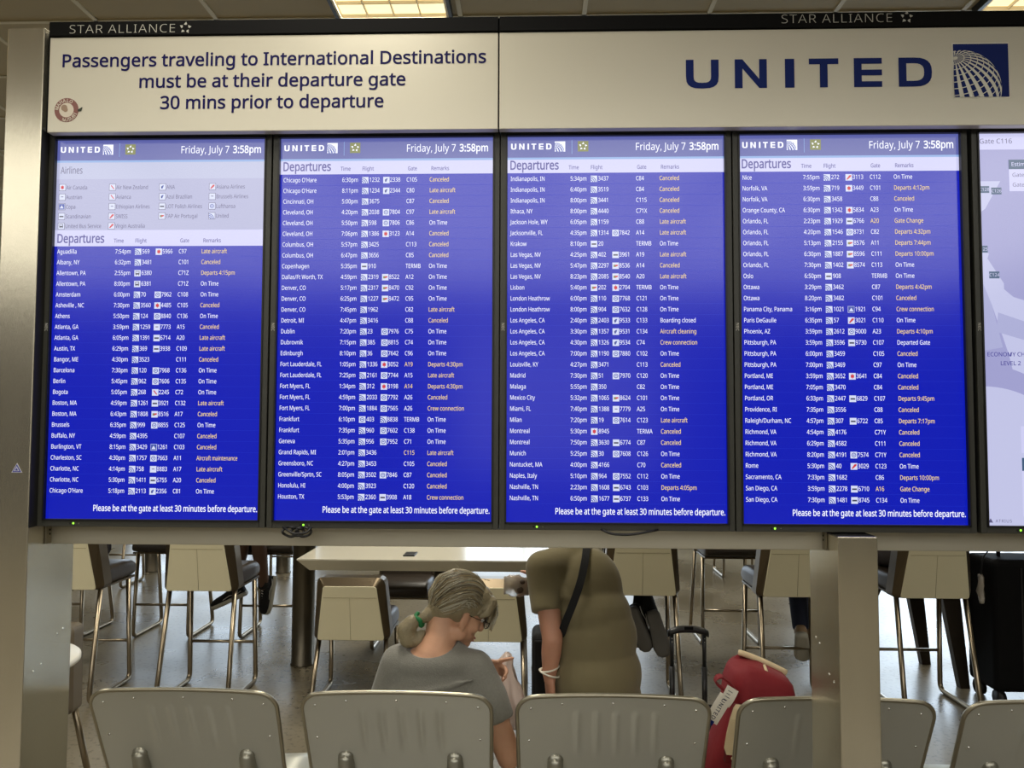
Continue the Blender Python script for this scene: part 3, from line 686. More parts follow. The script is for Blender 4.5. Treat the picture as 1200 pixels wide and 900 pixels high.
def globe_logo(mb, x, z, s, y, m_sq, m_ball, m_cell, dl=10.0, dlon=15.0, eps=0.0006):
    """square badge with the lower-left quarter of a latticed globe; (x,z) is the lower-left corner, s the side"""
    mb.rect(x, x + s, z, z + s, y, m_sq)
    cx, cz, R = 0.150 * s, 0.165 * s, 0.715 * s
    circ = clip_poly([(x + cx + R * cos(a * pi / 40), z + cz + R * sin(a * pi / 40)) for a in range(80)], x, x + s, z, z + s)
    mb.flat(circ, y - eps, m_ball)
    px, pz = -0.12 / 0.715, 0.565 / 0.715
    pole = Vector((px, -sqrt(max(0, 1 - px * px - pz * pz)), pz))
    e1 = pole.cross(Vector((0, 1, 0))).normalized(); e2 = pole.cross(e1)
    def pt(colat, lon):
        a, b = radians(colat), radians(lon)
        return pole * cos(a) + (e1 * cos(b) + e2 * sin(b)) * sin(a)
    col = 4.0
    while col < 150:
        for k in range(int(360 / dlon)):
            lo = k * dlon + (0 if True else 0)
            q = [pt(col, lo), pt(col, lo + dlon * .26), pt(col, lo + dlon * .52), pt(col + dl * .86, lo + dlon * .52), pt(col + dl * .86, lo + dlon * .26), pt(col + dl * .86, lo)]
            if any(v.y > -0.02 for v in q): continue
            poly = clip_poly([(x + cx + R * v.x, z + cz + R * v.z) for v in q], x, x + s, z, z + s)
            if len(poly) >= 3: mb.flat(poly, y - 2 * eps, m_cell)
        col += dl

def star_mark(mb, cx, cz, r, y, m):
    """five little kites turning round an empty centre"""
    for k in range(5):
        a = pi / 2 + 2 * pi * k / 5
        def q(rad, da): return (cx + r * rad * cos(a + da), cz + r * rad * sin(a + da))
        mb.flat([q(1.0, -.10), q(.62, .46), q(.46, -.06), q(.62, -.42)], y, m)

# ------------------------------------------------------------------ the hall
mb = MB(); mb.box((0, 2.5, -0.05), (20, 21, 0.1), M['floor']); struct('floor', mb)
CZ = 3.66
mb = MB(); mb.box((0, 2.5, CZ + 0.05), (20, 21, 0.1), M['ceil']); struct('ceiling', mb)
mb = MB(); mb.box((-10.05, 2.5, CZ / 2), (0.1, 21, CZ), M['wall']); struct('wall_left', mb)
mb = MB(); mb.box((10.05, 2.5, CZ / 2), (0.1, 21, CZ), M['wall']); struct('wall_right', mb)
mb = MB(); mb.box((0, -8.05, CZ / 2), (20, 0.1, CZ), M['wall_rear']); struct('wall_rear', mb)
for i, (a, b) in enumerate(((-1.3, 1.9),)):
    mb = MB(); mb.box(((a + b) / 2, -7.99, 2.0), (b - a, 0.02, 2.3), M['daylight_rear'])
    for k in range(5): mb.box((a + (b - a) * k / 4, -7.96, 2.0), (0.08, 0.06, 2.3), M['dark_leg'])
    for z in (.85, 3.15): mb.box(((a + b) / 2, -7.96, z), (b - a, 0.06, 0.08), M['dark_leg'])
    struct('window_%d' % (i + 4), mb)
# far wall with three tall windows onto the daylight
WY = 12.0
wins = [(-6.4, -3.4), (-1.1, 1.7), (4.3, 8.2)]
WZ0, WZ1 = 0.15, 3.52
mb = MB(); xs = [-10] + [v for w in wins for v in w] + [10]
for i in range(0, len(xs), 2):
    mb.box(((xs[i] + xs[i + 1]) / 2, WY + 0.1, CZ / 2), (xs[i + 1] - xs[i], 0.2, CZ), M['wall'])
for a, b in wins:
    mb.box(((a + b) / 2, WY + 0.1, WZ0 / 2), (b - a, 0.2, WZ0), M['wall'])
    mb.box(((a + b) / 2, WY + 0.1, (WZ1 + CZ) / 2), (b - a, 0.2, CZ - WZ1), M['wall'])
struct('wall_back', mb)
for i, (a, b) in enumerate(wins):
    mb = MB()
    mb.box(((a + b) / 2, WY + 0.12, (WZ0 + WZ1) / 2), (b - a, 0.02, WZ1 - WZ0), M['daylight_b' if i == 2 else 'daylight'])
    n = 3 if b - a < 3.2 else 4
    for k in range(n + 1):
        mb.box((a + (b - a) * k / n, WY + 0.07, (WZ0 + WZ1) / 2), (0.07, 0.1, WZ1 - WZ0), M['dark_leg'])
    for z in (WZ0, 1.1, WZ1):
        mb.box(((a + b) / 2, WY + 0.07, z), (b - a, 0.1, 0.06), M['dark_leg'])
    struct('window_%d' % (i + 1), mb)
# ceiling grid of pale tees
TX0, TP = -0.990, 0.6155
mb = MB()
for k in range(-14, 18):
    x = TX0 + TP * k
    if abs(x) < 10: mb.box((x, 2.5, CZ - 0.003), (0.022, 21, 0.006), M['ceil_bar'])
for k in range(-18, 14):
    y = 3.735 + 0.605 * k
    if -8 < y < 12: mb.box((0, y, CZ - 0.003), (20, 0.022, 0.006), M['ceil_bar'])
struct('trim_1', mb)

# ------------------------------------------------------------------ ceiling lights
def make_light():
    t = thing('ceiling_light', 'lit recessed ceiling light above the message sign, split into small square cells', 'ceiling light', (0, 0, CZ), 'ceiling lights in rows')
    w, l = 0.575, 1.17
    m = MB()
    for sx in (-1, 1): m.box((sx * (w / 2 - 0.008), 0, -0.020), (0.016, l, 0.038), M['black_metal'])
    for sy in (-1, 1): m.box((0, sy * (l / 2 - 0.008), -0.020), (w, 0.016, 0.038), M['black_metal'])
    m.build('frame', t, off=(0, 0, 0))
    m = MB()
    for sx in (-1, 1): m.box((sx * (w / 2 - 0.022), 0, -0.020), (0.011, l - 0.033, 0.030), M['louvre'])
    for sy in (-1, 1): m.box((0, sy * (l / 2 - 0.022), -0.020), (w - 0.033, 0.011, 0.030), M['louvre'])
    m.build('inner_rim', t, off=(0, 0, 0))
    m = MB(); m.box((0, 0, -0.006), (w - 0.034, l - 0.034, 0.004), M['lamp']); m.build('diffuser', t, off=(0, 0, 0))
    m = MB()
    for k in (-1, 0, 1): m.box((k * (w - 0.05) / 4, 0, -0.017), (0.005, l - 0.06, 0.016), M['louvre'])
    for k in range(1, 8): m.box((0, -l / 2 + k * l / 8, -0.017), (w - 0.06, 0.005, 0.016), M['louvre'])
    m.build('louvre', t, off=(0, 0, 0))
    ld = bpy.data.lights.new('tube_light', 'AREA'); ld.shape = 'RECTANGLE'; ld.size = w - .04; ld.size_y = l - .04
    ld.energy = TUBE_POWER; ld.color = TUBE_COLOUR; ld.spread = radians(128)
    lo = bpy.data.objects.new('tube_light', ld); COL.objects.link(lo); lo.parent = t; lo.location = (0, 0, -0.0275)
    return t
# glazed rooflight behind the viewer
mb = MB(); mb.box((-0.75, -4.2, CZ - 0.004), (13.5, 6.0, 0.006), M['skylight'])
for k in range(10): mb.box((-7.5 + 1.5 * k, -4.2, CZ - 0.03), (0.06, 6.0, 0.06), M['black_metal'])
for k in range(5): mb.box((-0.75, -7.2 + 1.5 * k, CZ - 0.03), (13.5, 0.06, 0.06), M['black_metal'])
struct('window_5', mb)
LAMP_X = [-0.697 + 3.108 * k for k in (-2, -1, 0, 1, 2)]
LAMP_Y = [3.13 + 2.2 * k for k in (-1, 0, 1, 2, 3)]
light0 = make_light()
first = True
for j, y in enumerate(LAMP_Y):
    for i, x in enumerate(LAMP_X):
        if (j == 0 and i >= 3) or (j == 1 and i == 4) or (j >= 2 and i == 1): continue
        vis = (j == 1 and i in (2, 3))
        lab = {2: 'lit ceiling light above the left message sign, split into small square cells', 3: 'lit ceiling light above the square globe badge, just showing'}[i] if vis else 'lit recessed ceiling light of the hall, outside the picture'
        if first:
            light0.location = (x, y, CZ); light0['label'] = lab; first = False
        else:
            lc = dup(light0, (x, y, CZ), lab)
            if i == 3:                                # this column of fixtures runs dimmed
                for ch in lc.children:
                    if ch.type == 'LIGHT': ch.data = ch.data.copy(); ch.data.energy = TUBE_POWER * 0.3

# ------------------------------------------------------------------ steel frame of the display
fr = thing('display_frame', 'brushed steel frame of posts and crossbeam carrying the row of departure screens', 'display stand', (0, 2.04, 0))
def post(x0, x1, z1, name):
    m = MB(); m.box(((x0 + x1) / 2, 2.061, z1 / 2), (x1 - x0, 0.202, z1), M['steel_post'], bev=0.003)
    return m.build(name, fr)
pl = post(-1.406, -1.305, 2.684, 'post')
pr = post(0.757, 0.856, 1.356, 'post')
for sx, pp in ((-1.3048, pl), (0.7568, pr)):       # fixing holes and plates on the sides
    for (y, z) in ((2.00, 0.985), (2.03, 0.995), (2.095, 1.055), (2.122, 1.063)):
        m = MB(); m.ell((sx, y, z), (0.002, 0.0035, 0.0035), M['screw'], u=8, v=6); m.build('screw', pp)
m = MB(); m.box((-1.3043, 1.982, 1.885), (0.0015, 0.042, 1.046), M['dark_refl']); m.build('side_reflection', fr)  # dark sheet painting in what the steel side of the post reflects
m = MB(); m.box((0.8065, 2.061, 1.3565), (0.090, 0.190, 0.002), M['shade_and_sensor_black']); m.build('top_shade', pr)  # black sheet on the solid post, painted as the shade of a hollow top
m = MB(); m.box((0.250, 2.107, 1.3315), (3.108, 0.11, 0.049), M['steel_beam'], bev=0.002); m.build('crossbeam', fr)
for x, sgn in ((-1.3045, 1), (0.7565, -1)):
    m = MB(); m.box((x + sgn * 0.002, 2.09, 1.3335), (0.004, 0.125, 0.047), M['steel'], bev=0.001)
    for (y, z) in ((2.044, 1.346), (2.058, 1.346), (2.044, 1.335), (2.058, 1.335)):
        m.ell((x + sgn * 0.004, y, z), (0.0015, 0.003, 0.003), M['shade_and_sensor_black'], u=8, v=6)  # black dots painted as the shade inside screw holes
    m.build('end_plate', fr)
m = MB(); m.box((0.250, 2.12, 1.885), (3.108, 0.05, 1.05), M['bezel']); m.build('rear_panel', fr)
m = MB(); m.box((0.250, 2.06, 2.555), (3.108, 0.13, 0.26), M['bezel']); m.build('header_box', fr)

# small triangular sticker on the left post
m = MB()
def tri(cx, cz, r): return [(cx - r * .87, cz - r * .5), (cx + r * .87, cz - r * .5), (cx, cz + r)]
m.flat(tri(-1.339, 1.512, 0.0165), 1.9592, M['stk_white']); m.flat(tri(-1.339, 1.512, 0.0135), 1.9586, M['stk_blue'])
m.flat(tri(-1.339, 1.512, 0.0085), 1.9580, M['stk_white']); m.flat(tri(-1.339, 1.5115, 0.0050), 1.9576, M['stk_blue'])
tag(m.build('sticker'), 'small blue and white triangular sticker on the left steel post', 'sticker')

# ------------------------------------------------------------------ header signs
SY = 1.955
def sign_board(name, label, x0, x1):
    t = thing(name, label, 'sign', ((x0 + x1) / 2, SY, 2.397))
    m = MB(); m.box(((x0 + x1) / 2, SY + 0.0125, 2.525), (x1 - x0, 0.025, 0.256), M['sign'], bev=0.0015); m.build('sign_panel', t)
    m = MB(); m.box(((x0 + x1) / 2, SY + 0.010, 2.674), (x1 - x0, 0.030, 0.038), M['sign_black'], bev=0.001); m.build('top_band', t)
    return t
sl = sign_board('message_sign', 'long pale sign with the notice to international passengers, above the left screens', -1.2865, -0.0970)
sr = sign_board('airline_sign', 'long pale sign with the airline name and square globe badge', -0.0935, 1.795)
m = MB(); m.box((-0.0952, SY + 0.014, 2.545), (0.0035, 0.022, 0.296), M['sign_black']); m.build('joint_strip', sl)
m = MB(); m.box((-1.2885, SY + 0.016, 2.545), (0.004, 0.03, 0.296), M['sign_black']); m.build('edge_strip', sl)
YT = SY - 0.0008
for s, x, w, z in (("Passengers traveling to International Destinations", -1.2545, 1.1275, 2.5725),
                   ("must be at their departure gate", -1.046, 0.709, 2.515),
                   ("30 mins prior to departure", -0.987, 0.593, 2.4575)):
    m = MB(); put_text(m, s, x, z, YT, 0.0345, M['sign_navy'], G_SIGN, w=w); m.build('lettering', sl)
m = MB(); put_text(m, "STAR ALLIANCE", -1.234, 2.6605, SY - 0.0058, 0.0225, M['band_text'], G_THIN, w=0.288, track=0.001)
star_mark(m, -0.921, 2.6725, 0.0165, SY - 0.0058, M['band_text']); m.build('band_lettering', sl)
m = MB(); put_text(m, "STAR ALLIANCE", 0.630, 2.6655, SY - 0.0058, 0.0225, M['band_text'], G_THIN, w=0.286, track=0.001)
star_mark(m, 0.950, 2.678, 0.0165, SY - 0.0058, M['band_text']); m.build('band_lettering', sr)
# wordmark with a thin pale edge, and the globe badge
xs = [(0.388, 0.472), (0.513, 0.595), (0.641, 0.665), (0.702, 0.777), (0.816, 0.887), (0.929, 1.013)]
for ch, ab in zip("UNITED", xs):
    m = MB(); wide_letters(m, ch, 0, 1, 2.4985, 2.5745, YT, M['navy'], [ab]); m.build('letter', sr)
m = MB()
m.rect(1.0645, 1.2065, 2.4675, 2.6115, SY - 0.0004, M['logo_white'])
globe_logo(m, 1.067, 2.470, 0.1385, YT, M['navy'], M['logo_white'], M['navy']); m.build('globe_badge', sr)
# round sticker on the message sign
m = MB(); c0 = (-1.236, 2.4565)
def disc(r, c=c0, n=40): return [(c[0] + r * cos(2 * pi * k / n), c[1] + r * sin(2 * pi * k / n)) for k in range(n)]
m.flat(disc(0.0325), SY - 0.0004, M['maroon']); m.flat(disc(0.0195), SY - 0.0008, M['cream_stk'])
m.flat(disc(0.0085, (-1.242, 2.4625), 16), SY - 0.0012, M['tan_stk']); m.flat(disc(0.006, (-1.238, 2.457), 16), SY - 0.00125, M['tan_stk'])
m.flat([(-1.206, 2.457), (-1.195, 2.4635), (-1.1925, 2.4635), (-1.196, 2.453), (-1.204, 2.4515)], SY - 0.0012, M['green_dk'])
def arc_text(s, a0, a1, r, cap, flip):
    for i, ch in enumerate(s):
        a = a0 + (a1 - a0) * i / (len(s) - 1)
        (vs, fs), adv = G_BOLD[ch]
        k = cap / G_BOLD['cap']; th = a - pi / 2 if not flip else a + pi / 2
        pts = []
        for p in vs:
            u, v = (p[0] - adv / 2) * k, (p[1] - G_BOLD['cap'] / 2) * k
            pts.append((c0[0] + r * cos(a) + u * cos(th) - v * sin(th), SY - 0.0012, c0[1] + r * sin(a) + u * sin(th) + v * cos(th)))
        m.add(pts, fs, M['cream_stk'])
arc_text("MAHALO", radians(168), radians(62), 0.026, 0.0088, False)
arc_text("MUSUBI", radians(258), radians(338), 0.026, 0.0088, True)
tag(m.build('sticker'), 'round maroon and cream sticker at the lower left of the message sign', 'sticker')

# ------------------------------------------------------------------ screens
AW, AH, ATOP = 0.5725, 1.016, 2.3945
PY = 2.0
FL = {}
FL[1] = """Aguadilla|7:54pm|u569|r5966|C97|Late aircraft
Albany, NY|6:32pm|u3481||C101|Canceled
Allentown, PA|2:55pm|b6380||C71Z|Departs 4:15pm
Allentown, PA|8:00pm|b6381||C71Z|On Time
Amsterdam|6:00pm|u70|l7962|C108|On Time
Asheville , NC|7:30pm|u3560|r4485|C105|Canceled
Athens|5:50pm|u124|l8840|C136|On Time
Atlanta, GA|3:59pm|u1259|w7773|A15|Canceled
Atlanta, GA|6:05pm|u1391|d6714|A20|Late aircraft
Austin, TX|6:29pm|u369|d3938|C109|Late aircraft
Bangor, ME|4:30pm|u3523||C111|Canceled
Barcelona|7:30pm|u120|l7968|C136|On Time
Berlin|5:45pm|u962|l7606|C135|On Time
Bogota|5:05pm|u268|e2245|C72|On Time
Boston, MA|4:59pm|u1261|d3921|C132|Late aircraft
Boston, MA|6:43pm|u1808|t8516|A17|Canceled
Brussels|6:35pm|u999|l8855|C125|On Time
Buffalo, NY|4:59pm|u4395||C107|Canceled
Burlington, VT|8:15pm|u3429|c1261|C103|Canceled
Charleston, SC|4:30pm|u1757|l7663|A11|Aircraft maintenance
Charlotte, NC|4:14pm|u758|w8883|A17|Late aircraft
Charlotte, NC|5:30pm|u1411|d6755|A20|Canceled
Chicago O'Hare|5:18pm|u2113|a2356|C81|On Time"""
FL[2] = """Chicago O'Hare|6:30pm|u1232|a2338|C105|Canceled
Chicago O'Hare|8:11pm|u1234|a2344|C80|Late aircraft
Cincinnati, OH|5:00pm|u3675||C87|Canceled
Cleveland, OH|4:20pm|u2038|l7804|C97|Late aircraft
Cleveland, OH|5:50pm|u598|l7806|C86|On Time
Cleveland, OH|7:06pm|u1386|r3123|A14|Canceled
Columbus, OH|5:57pm|u3425||C113|Canceled
Columbus, OH|6:47pm|u3656||C85|Canceled
Copenhagen|5:35pm|d910||TERMB|On Time
Dallas/Ft Worth, TX|4:59pm|u2319|t8522|A12|On Time
Denver, CO|5:17pm|u2317|t8470|C92|On Time
Denver, CO|6:25pm|u1227|t8472|C95|On Time
Denver, CO|7:45pm|u1962||C82|Late aircraft
Detroit, MI|4:47pm|u3416||C88|Canceled
Dublin|7:20pm|u23|l7976|C75|On Time
Dubrovnik|7:15pm|u385|l8815|C74|On Time
Edinburgh|8:10pm|u36|l7642|C96|On Time
Fort Lauderdale, FL|1:05pm|u1336|r3052|*A19|Departs 4:30pm
Fort Lauderdale, FL|7:25pm|u2161|l7744|A15|Late aircraft
Fort Myers, FL|1:34pm|u312|r3198|*A14|Departs 4:30pm
Fort Myers, FL|4:59pm|u2033|l7792|A26|Canceled
Fort Myers, FL|7:00pm|u1884|l7565|A26|Crew connection
Frankfurt|6:10pm|l403|u8838|TERMB|On Time
Frankfurt|7:35pm|u960|l7602|C138|On Time
Geneva|5:35pm|u956|l7952|C71|On Time
Grand Rapids, MI|2:01pm|u3436||*C115|Late aircraft
Greensboro, NC|4:27pm|u3453||C105|Canceled
Greenville/Sprtn, SC|8:05pm|u3502|l7846|C87|Canceled
Honolulu, HI|4:00pm|u3923||C120|Canceled
Houston, TX|5:53pm|u2360|d3908|A18|Crew connection"""
FL[3] = """Indianapolis, IN|5:34pm|u3437||C84|Canceled
Indianapolis, IN|6:40pm|u3519||C84|Canceled
Indianapolis, IN|8:00pm|u3441||C115|Canceled
Ithaca, NY|8:00pm|u4440||C71X|Canceled
Jackson Hole, WY|6:05pm|u1159||C88|Late aircraft
Jacksonville, FL|4:35pm|u1314|l7842|A14|Late aircraft
Krakow|8:10pm|d20||TERMB|On Time
Las Vegas, NV|4:25pm|u402|d3961|A19|Late aircraft
Las Vegas, NV|5:47pm|u2297|t8536|A14|Canceled
Las Vegas, NV|8:23pm|u2085|t8540|A20|Late aircraft
Lisbon|5:40pm|t202|r2704|TERMB|On Time
London Heathrow|6:00pm|u110|l7768|C121|On Time
London Heathrow|8:00pm|u904|l7632|C128|On Time
Los Angeles, CA|2:40pm|u2403|a9533|C133|Boarding closed
Los Angeles, CA|3:30pm|u1357|a9531|C134|Aircraft cleaning
Los Angeles, CA|4:30pm|u1326|a9534|C74|Crew connection
Los Angeles, CA|7:00pm|u1190|l7880|C102|On Time
Louisville, KY|4:27pm|u3471||C113|Canceled
Madrid|7:30pm|u51|l7970|C120|On Time
Malaga|5:55pm|u350||C82|On Time
Mexico City|5:32pm|u1065|t8624|C101|On Time
Miami, FL|7:40pm|u1388|w7779|A25|On Time
Milan|7:20pm|u19|l7614|C123|Late aircraft
Montreal|5:30pm|r8945||TERMA|Canceled
Montreal|7:50pm|u3630|d6774|C87|Canceled
Munich|5:25pm|u30|l7608|C126|On Time
Nantucket, MA|4:00pm|u4166||C70|Canceled
Naples, Italy|5:10pm|u964|l7552|C112|On Time
Nashville, TN|2:23pm|u1608|d6743|C103|Departs 4:05pm
Nashville, TN|6:50pm|u1677|d6737|C133|On Time"""
FL[4] = """Nice|7:55pm|u272|s3113|C112|On Time
Norfolk, VA|3:59pm|u719|r3449|C101|Departs 4:12pm
Norfolk, VA|6:30pm|u3458||C88|Canceled
Orange County, CA|6:30pm|u1342|r5834|A23|On Time
Orlando, FL|2:23pm|u1929|d6766|*A20|Gate Change
Orlando, FL|4:20pm|u1546|l8731|C82|Departs 4:32pm
Orlando, FL|5:13pm|u2155|t8576|A11|Departs 7:44pm
Orlando, FL|6:30pm|u1887|t8596|C111|Departs 10:00pm
Orlando, FL|7:30pm|u1402|t8574|C113|On Time
Oslo|6:50pm|d908||TERMB|On Time
Ottawa|3:29pm|u3462||C87|Departs 4:42pm
Ottawa|8:20pm|u3482||C101|Canceled
Panama City, Panama|3:16pm|u1021|c1921|C94|Crew connection
Paris DeGaulle|6:35pm|u57|s3021|C110|On Time
Phoenix, AZ|3:59pm|u2612|l9000|A23|Departs 4:10pm
Pittsburgh, PA|3:59pm|u3596|d9730|C107|Departed Gate
Pittsburgh, PA|6:00pm|u3459||C105|Canceled
Pittsburgh, PA|7:00pm|u3469||C97|On Time
Portland, ME|3:59pm|u3652|r3641|C84|Canceled
Portland, ME|7:05pm|u3470||C84|Canceled
Portland, OR|6:33pm|u2447|d6829|C107|Departs 9:45pm
Providence, RI|7:35pm|u3556||C88|Canceled
Raleigh/Durham, NC|4:57pm|u307|d6722|C85|Departs 7:17pm
Richmond, VA|4:54pm|u4176||C71Y|Canceled
Richmond, VA|6:29pm|u4582||C111|Canceled
Richmond, VA|8:20pm|u4191|l7574|C71Y|Canceled
Rome|5:30pm|u40|s3029|C123|On Time
Sacramento, CA|7:33pm|u1682||C86|Departs 10:00pm
San Diego, CA|3:59pm|u2278|d6710|*A16|Gate Change
San Diego, CA|7:30pm|u1481|d8745|C134|On Time"""

Y1, Y2, Y3 = PY - 0.0006, PY - 0.0010, PY - 0.0014
def icon(mb, kind, x, z, s=0.0170):
    """small square airline tile, lower-left corner (x,z)"""
    def R(a, b, c, d, m, y=Y2): mb.rect(x + a * s, x + b * s, z + c * s, z + d * s, y, M[m])
    def Q(pts, m, y=Y2): mb.flat([(x + p[0] * s, z + p[1] * s) for p in pts], y, M[m])
    mb.rect(x, x + s, z, z + s, Y1, M['px_icon'])
    if kind == 'u':
        for r0, r1 in ((.88, .76), (.62, .50), (.36, .24)):
            n = 5
            for i in range(n):
                a, b = pi / 2 * i / n, pi / 2 * (i + 1) / n
                Q([(r0 * cos(a), r0 * sin(a)), (r0 * cos(b), r0 * sin(b)), (r1 * cos(b), r1 * sin(b)), (r1 * cos(a), r1 * sin(a))], 'px_iblue')
    elif kind == 'r': R(.25, .75, .28, .72, 'px_red'); R(.44, .56, .15, .85, 'px_red')
    elif kind == 'l':
        for i in range(8):
            a, b = 2 * pi * i / 8, 2 * pi * (i + 1) / 8
            Q([(.5 + .36 * cos(a), .5 + .36 * sin(a)), (.5 + .36 * cos(b), .5 + .36 * sin(b)), (.5 + .25 * cos(b), .5 + .25 * sin(b)), (.5 + .25 * cos(a), .5 + .25 * sin(a))], 'px_iblue')
        R(.36, .64, .45, .58, 'px_iblue')
    elif kind == 't': R(.18, .50, .30, .66, 'px_green'); Q([(.45, .30), (.86, .48), (.86, .66), (.45, .66)], 'px_red')
    elif kind == 'd': R(.15, .85, .36, .60, 'px_dark')
    elif kind == 'w': R(.30, .72, .48, .60, 'px_grey')
    elif kind == 'a': Q([(.28, .22), (.50, .22), (.74, .78), (.42, .72)], 'px_iblue'); R(.28, .42, .30, .62, 'px_dark')
    elif kind == 's': Q([(.12, .18), (.30, .12), (.86, .62), (.86, .86), (.55, .80)], 'px_red')
    elif kind == 'c': R(.05, .95, .05, .95, 'px_iblue'); Q([(.15, .2), (.85, .2), (.5, .75)], 'px_icon', Y3)
    elif kind == 'e': Q([(.2, .75), (.35, .85), (.85, .2), (.7, .15)], 'px_red')
    elif kind == 'b': R(.18, .82, .30, .84, 'px_dark'); R(.26, .74, .52, .74, 'px_icon', Y3); R(.24, .38, .18, .30, 'px_dark'); R(.62, .76, .18, .30, 'px_dark')

def screen_case(x0, label, name='departure_screen', grp=None):
    t = thing(name, label, 'screen', (x0 + AW / 2, 2.03, 1.362), grp)
    z0, z1 = 1.362, 2.411
    a, b = x0 - 0.0152, x0 + AW + 0.0152
    m = MB()
    yf, yb = 1.992, 2.05
    zt, zb = ATOP, ATOP - AH
    for bx in (((a + x0) / 2, (z0 + z1) / 2, x0 - a, z1 - z0), ((b + x0 + AW) / 2, (z0 + z1) / 2, b - x0 - AW, z1 - z0),
               (x0 + AW / 2, (zt + z1) / 2, AW, z1 - zt), (x0 + AW / 2, (zb + z0) / 2, AW, zb - z0)):
        m.box((bx[0], (yf + yb) / 2, bx[1]), (bx[2], yb - yf, bx[3]), M['bezel'], bev=0.0008, seg=1)
    m.build('bezel', t)
    m = MB()
    for (xa, xb, za, zc) in ((x0 - .0012, x0 + .0030, zb, zt), (x0 + AW - .0030, x0 + AW + .0012, zb, zt), (x0, x0 + AW, zt - .0030, zt + .0012), (x0, x0 + AW, zb - .0012, zb + .0030)):
        m.box(((xa + xb) / 2, PY - 0.0062, (za + zc) / 2), (xb - xa, 0.011, zc - za), M['bezel_in'])
    m.build('inner_lip', t)
    m = MB()
    for c in "N": pass
    # maker's initials run down the left bezel
    k = 0.0075 / G_BOLD['cap']; zz = 1.897
    for ch in "NEC":
        (vs, fs), adv = G_BOLD[ch]
        m.add([(a + 0.0045 + p[1] * k, yf - 0.0006, zz - p[0] * k) for p in vs], fs, M['band_text']); zz -= adv * k * 1.1
    m.build('maker_mark', t)
    for dx, mm in ((0.074, 'shade_and_sensor_black'), (0.082, 'led'), (0.097, 'led_off')):
        m = MB(); r = 0.0028 if mm != 'led_off' else 0.0015
        m.ell((x0 + dx, yf, 1.3705), (r, 0.0012, r), M[mm], u=10, v=6); m.build('indicator_light' if mm != 'shade_and_sensor_black' else 'sensor', t)
    return t

def head(t, x0):
    """header strip common to the four departure screens"""
    zt = ATOP
    m = MB(); m.rect(x0, x0 + AW, zt - 0.0585, zt, Y1 + 0.0003, M['px_band']); m.build('header_band', t)
    m = MB(); m.rect(x0, x0 + AW, zt - 0.0635, zt - 0.0580, Y1, M['px_line']); m.build('header_line', t)
    m = MB(); wide_letters(m, "UNITED", x0 + 0.0120, x0 + 0.1190, zt - 0.0365, zt - 0.0205, Y2, M['px_white'])
    globe_logo(m, x0 + 0.1275, zt - 0.0425, 0.0275, Y1, M['px_white'], M['px_iblue'], M['px_white'], dl=16, dlon=24, eps=0.0003); m.build('header_logo', t)
    m = MB(); m.rect(x0 + 0.1720, x0 + 0.1732, zt - 0.049, zt - 0.012, Y2, M['px_line']); m.build('header_divider', t)
    m = MB(); m.rect(x0 + 0.1880, x0 + 0.2160, zt - 0.0425, zt - 0.0145, Y1, M['px_green']); star_mark(m, x0 + 0.202, zt - 0.0285, 0.0115, Y2, M['px_white']); m.build('alliance_mark', t)
    m = MB(); put_text(m, "Friday, July 7", x0 + 0.3385, zt - 0.040, Y2, 0.0195, M['px_white'], w=0.133)
    put_text(m, "3:58pm", x0 + 0.4800, zt - 0.040, Y2, 0.0200, M['px_white'], G_BOLD, w=0.0775); m.build('date_and_time', t)

def headings(t, x0, za, zb, big):
    m = MB(); m.rect(x0, x0 + AW, zb, za, Y1 + 0.0002, M['px_strip']); m.build('heading_strip', t)
    m = MB(); put_text(m, "Departures", x0 + 0.0085, zb + 0.0095, Y2, 0.0240, M['px_head'], G_BOLD, w=0.1300)
    for s, u, w in (("Time", .1640, .0270), ("Flight", .2215, .0315), ("Gate", .3430, .0250), ("Remarks", .4050, .0485)):
        put_text(m, s, x0 + u, zb + 0.0095, Y2, 0.0105, M['px_head'], G_SEMI, w=w)
    m.build('column_headings', t)

def rows(t, x0, data, v0):
    for i, ln in enumerate(data.split('\n')):
        city, tm, f1, f2, gate, rem = ln.split('|')
        z = ATOP - v0 - 0.02885 * i; zb = z - 0.0060
        gold = rem not in ('On Time', 'Boarding closed', 'Departed Gate')
        m = MB(); cap = 0.0114
        put_text(m, city, x0 + 0.0110, zb, Y2, cap, M['px_white'], G_ROW, sx=SXC)
        put_text(m, tm, x0 + 0.2115, zb, Y2, cap, M['px_white'], G_ROW, sx=SXC, align='R')
        icon(m, f1[0], x0 + 0.2218, z - 0.0098); put_text(m, f1[1:], x0 + 0.2410, zb, Y2, cap, M['px_white'], G_ROW, sx=SXC)
        if f2:
            icon(m, f2[0], x0 + 0.2780, z - 0.0098); put_text(m, f2[1:], x0 + 0.2960, zb, Y2, cap, M['px_white'], G_ROW, sx=SXC)
        put_text(m, gate.strip('*'), x0 + 0.3400, zb, Y2, cap, M['px_gold'] if gate[0] == '*' else M['px_white'], G_ROW, sx=SXC)
        put_text(m, rem, x0 + 0.4012, zb, Y2, cap, M['px_gold'] if gold else M['px_white'], G_ROW, sx=SXC if len(rem) < 19 else SXC * .9)
        m.rect(x0 + 0.004, x0 + AW - 0.004, z - 0.0146, z - 0.0139, Y1, M['px_rule'])
        m.build('flight_row', t)

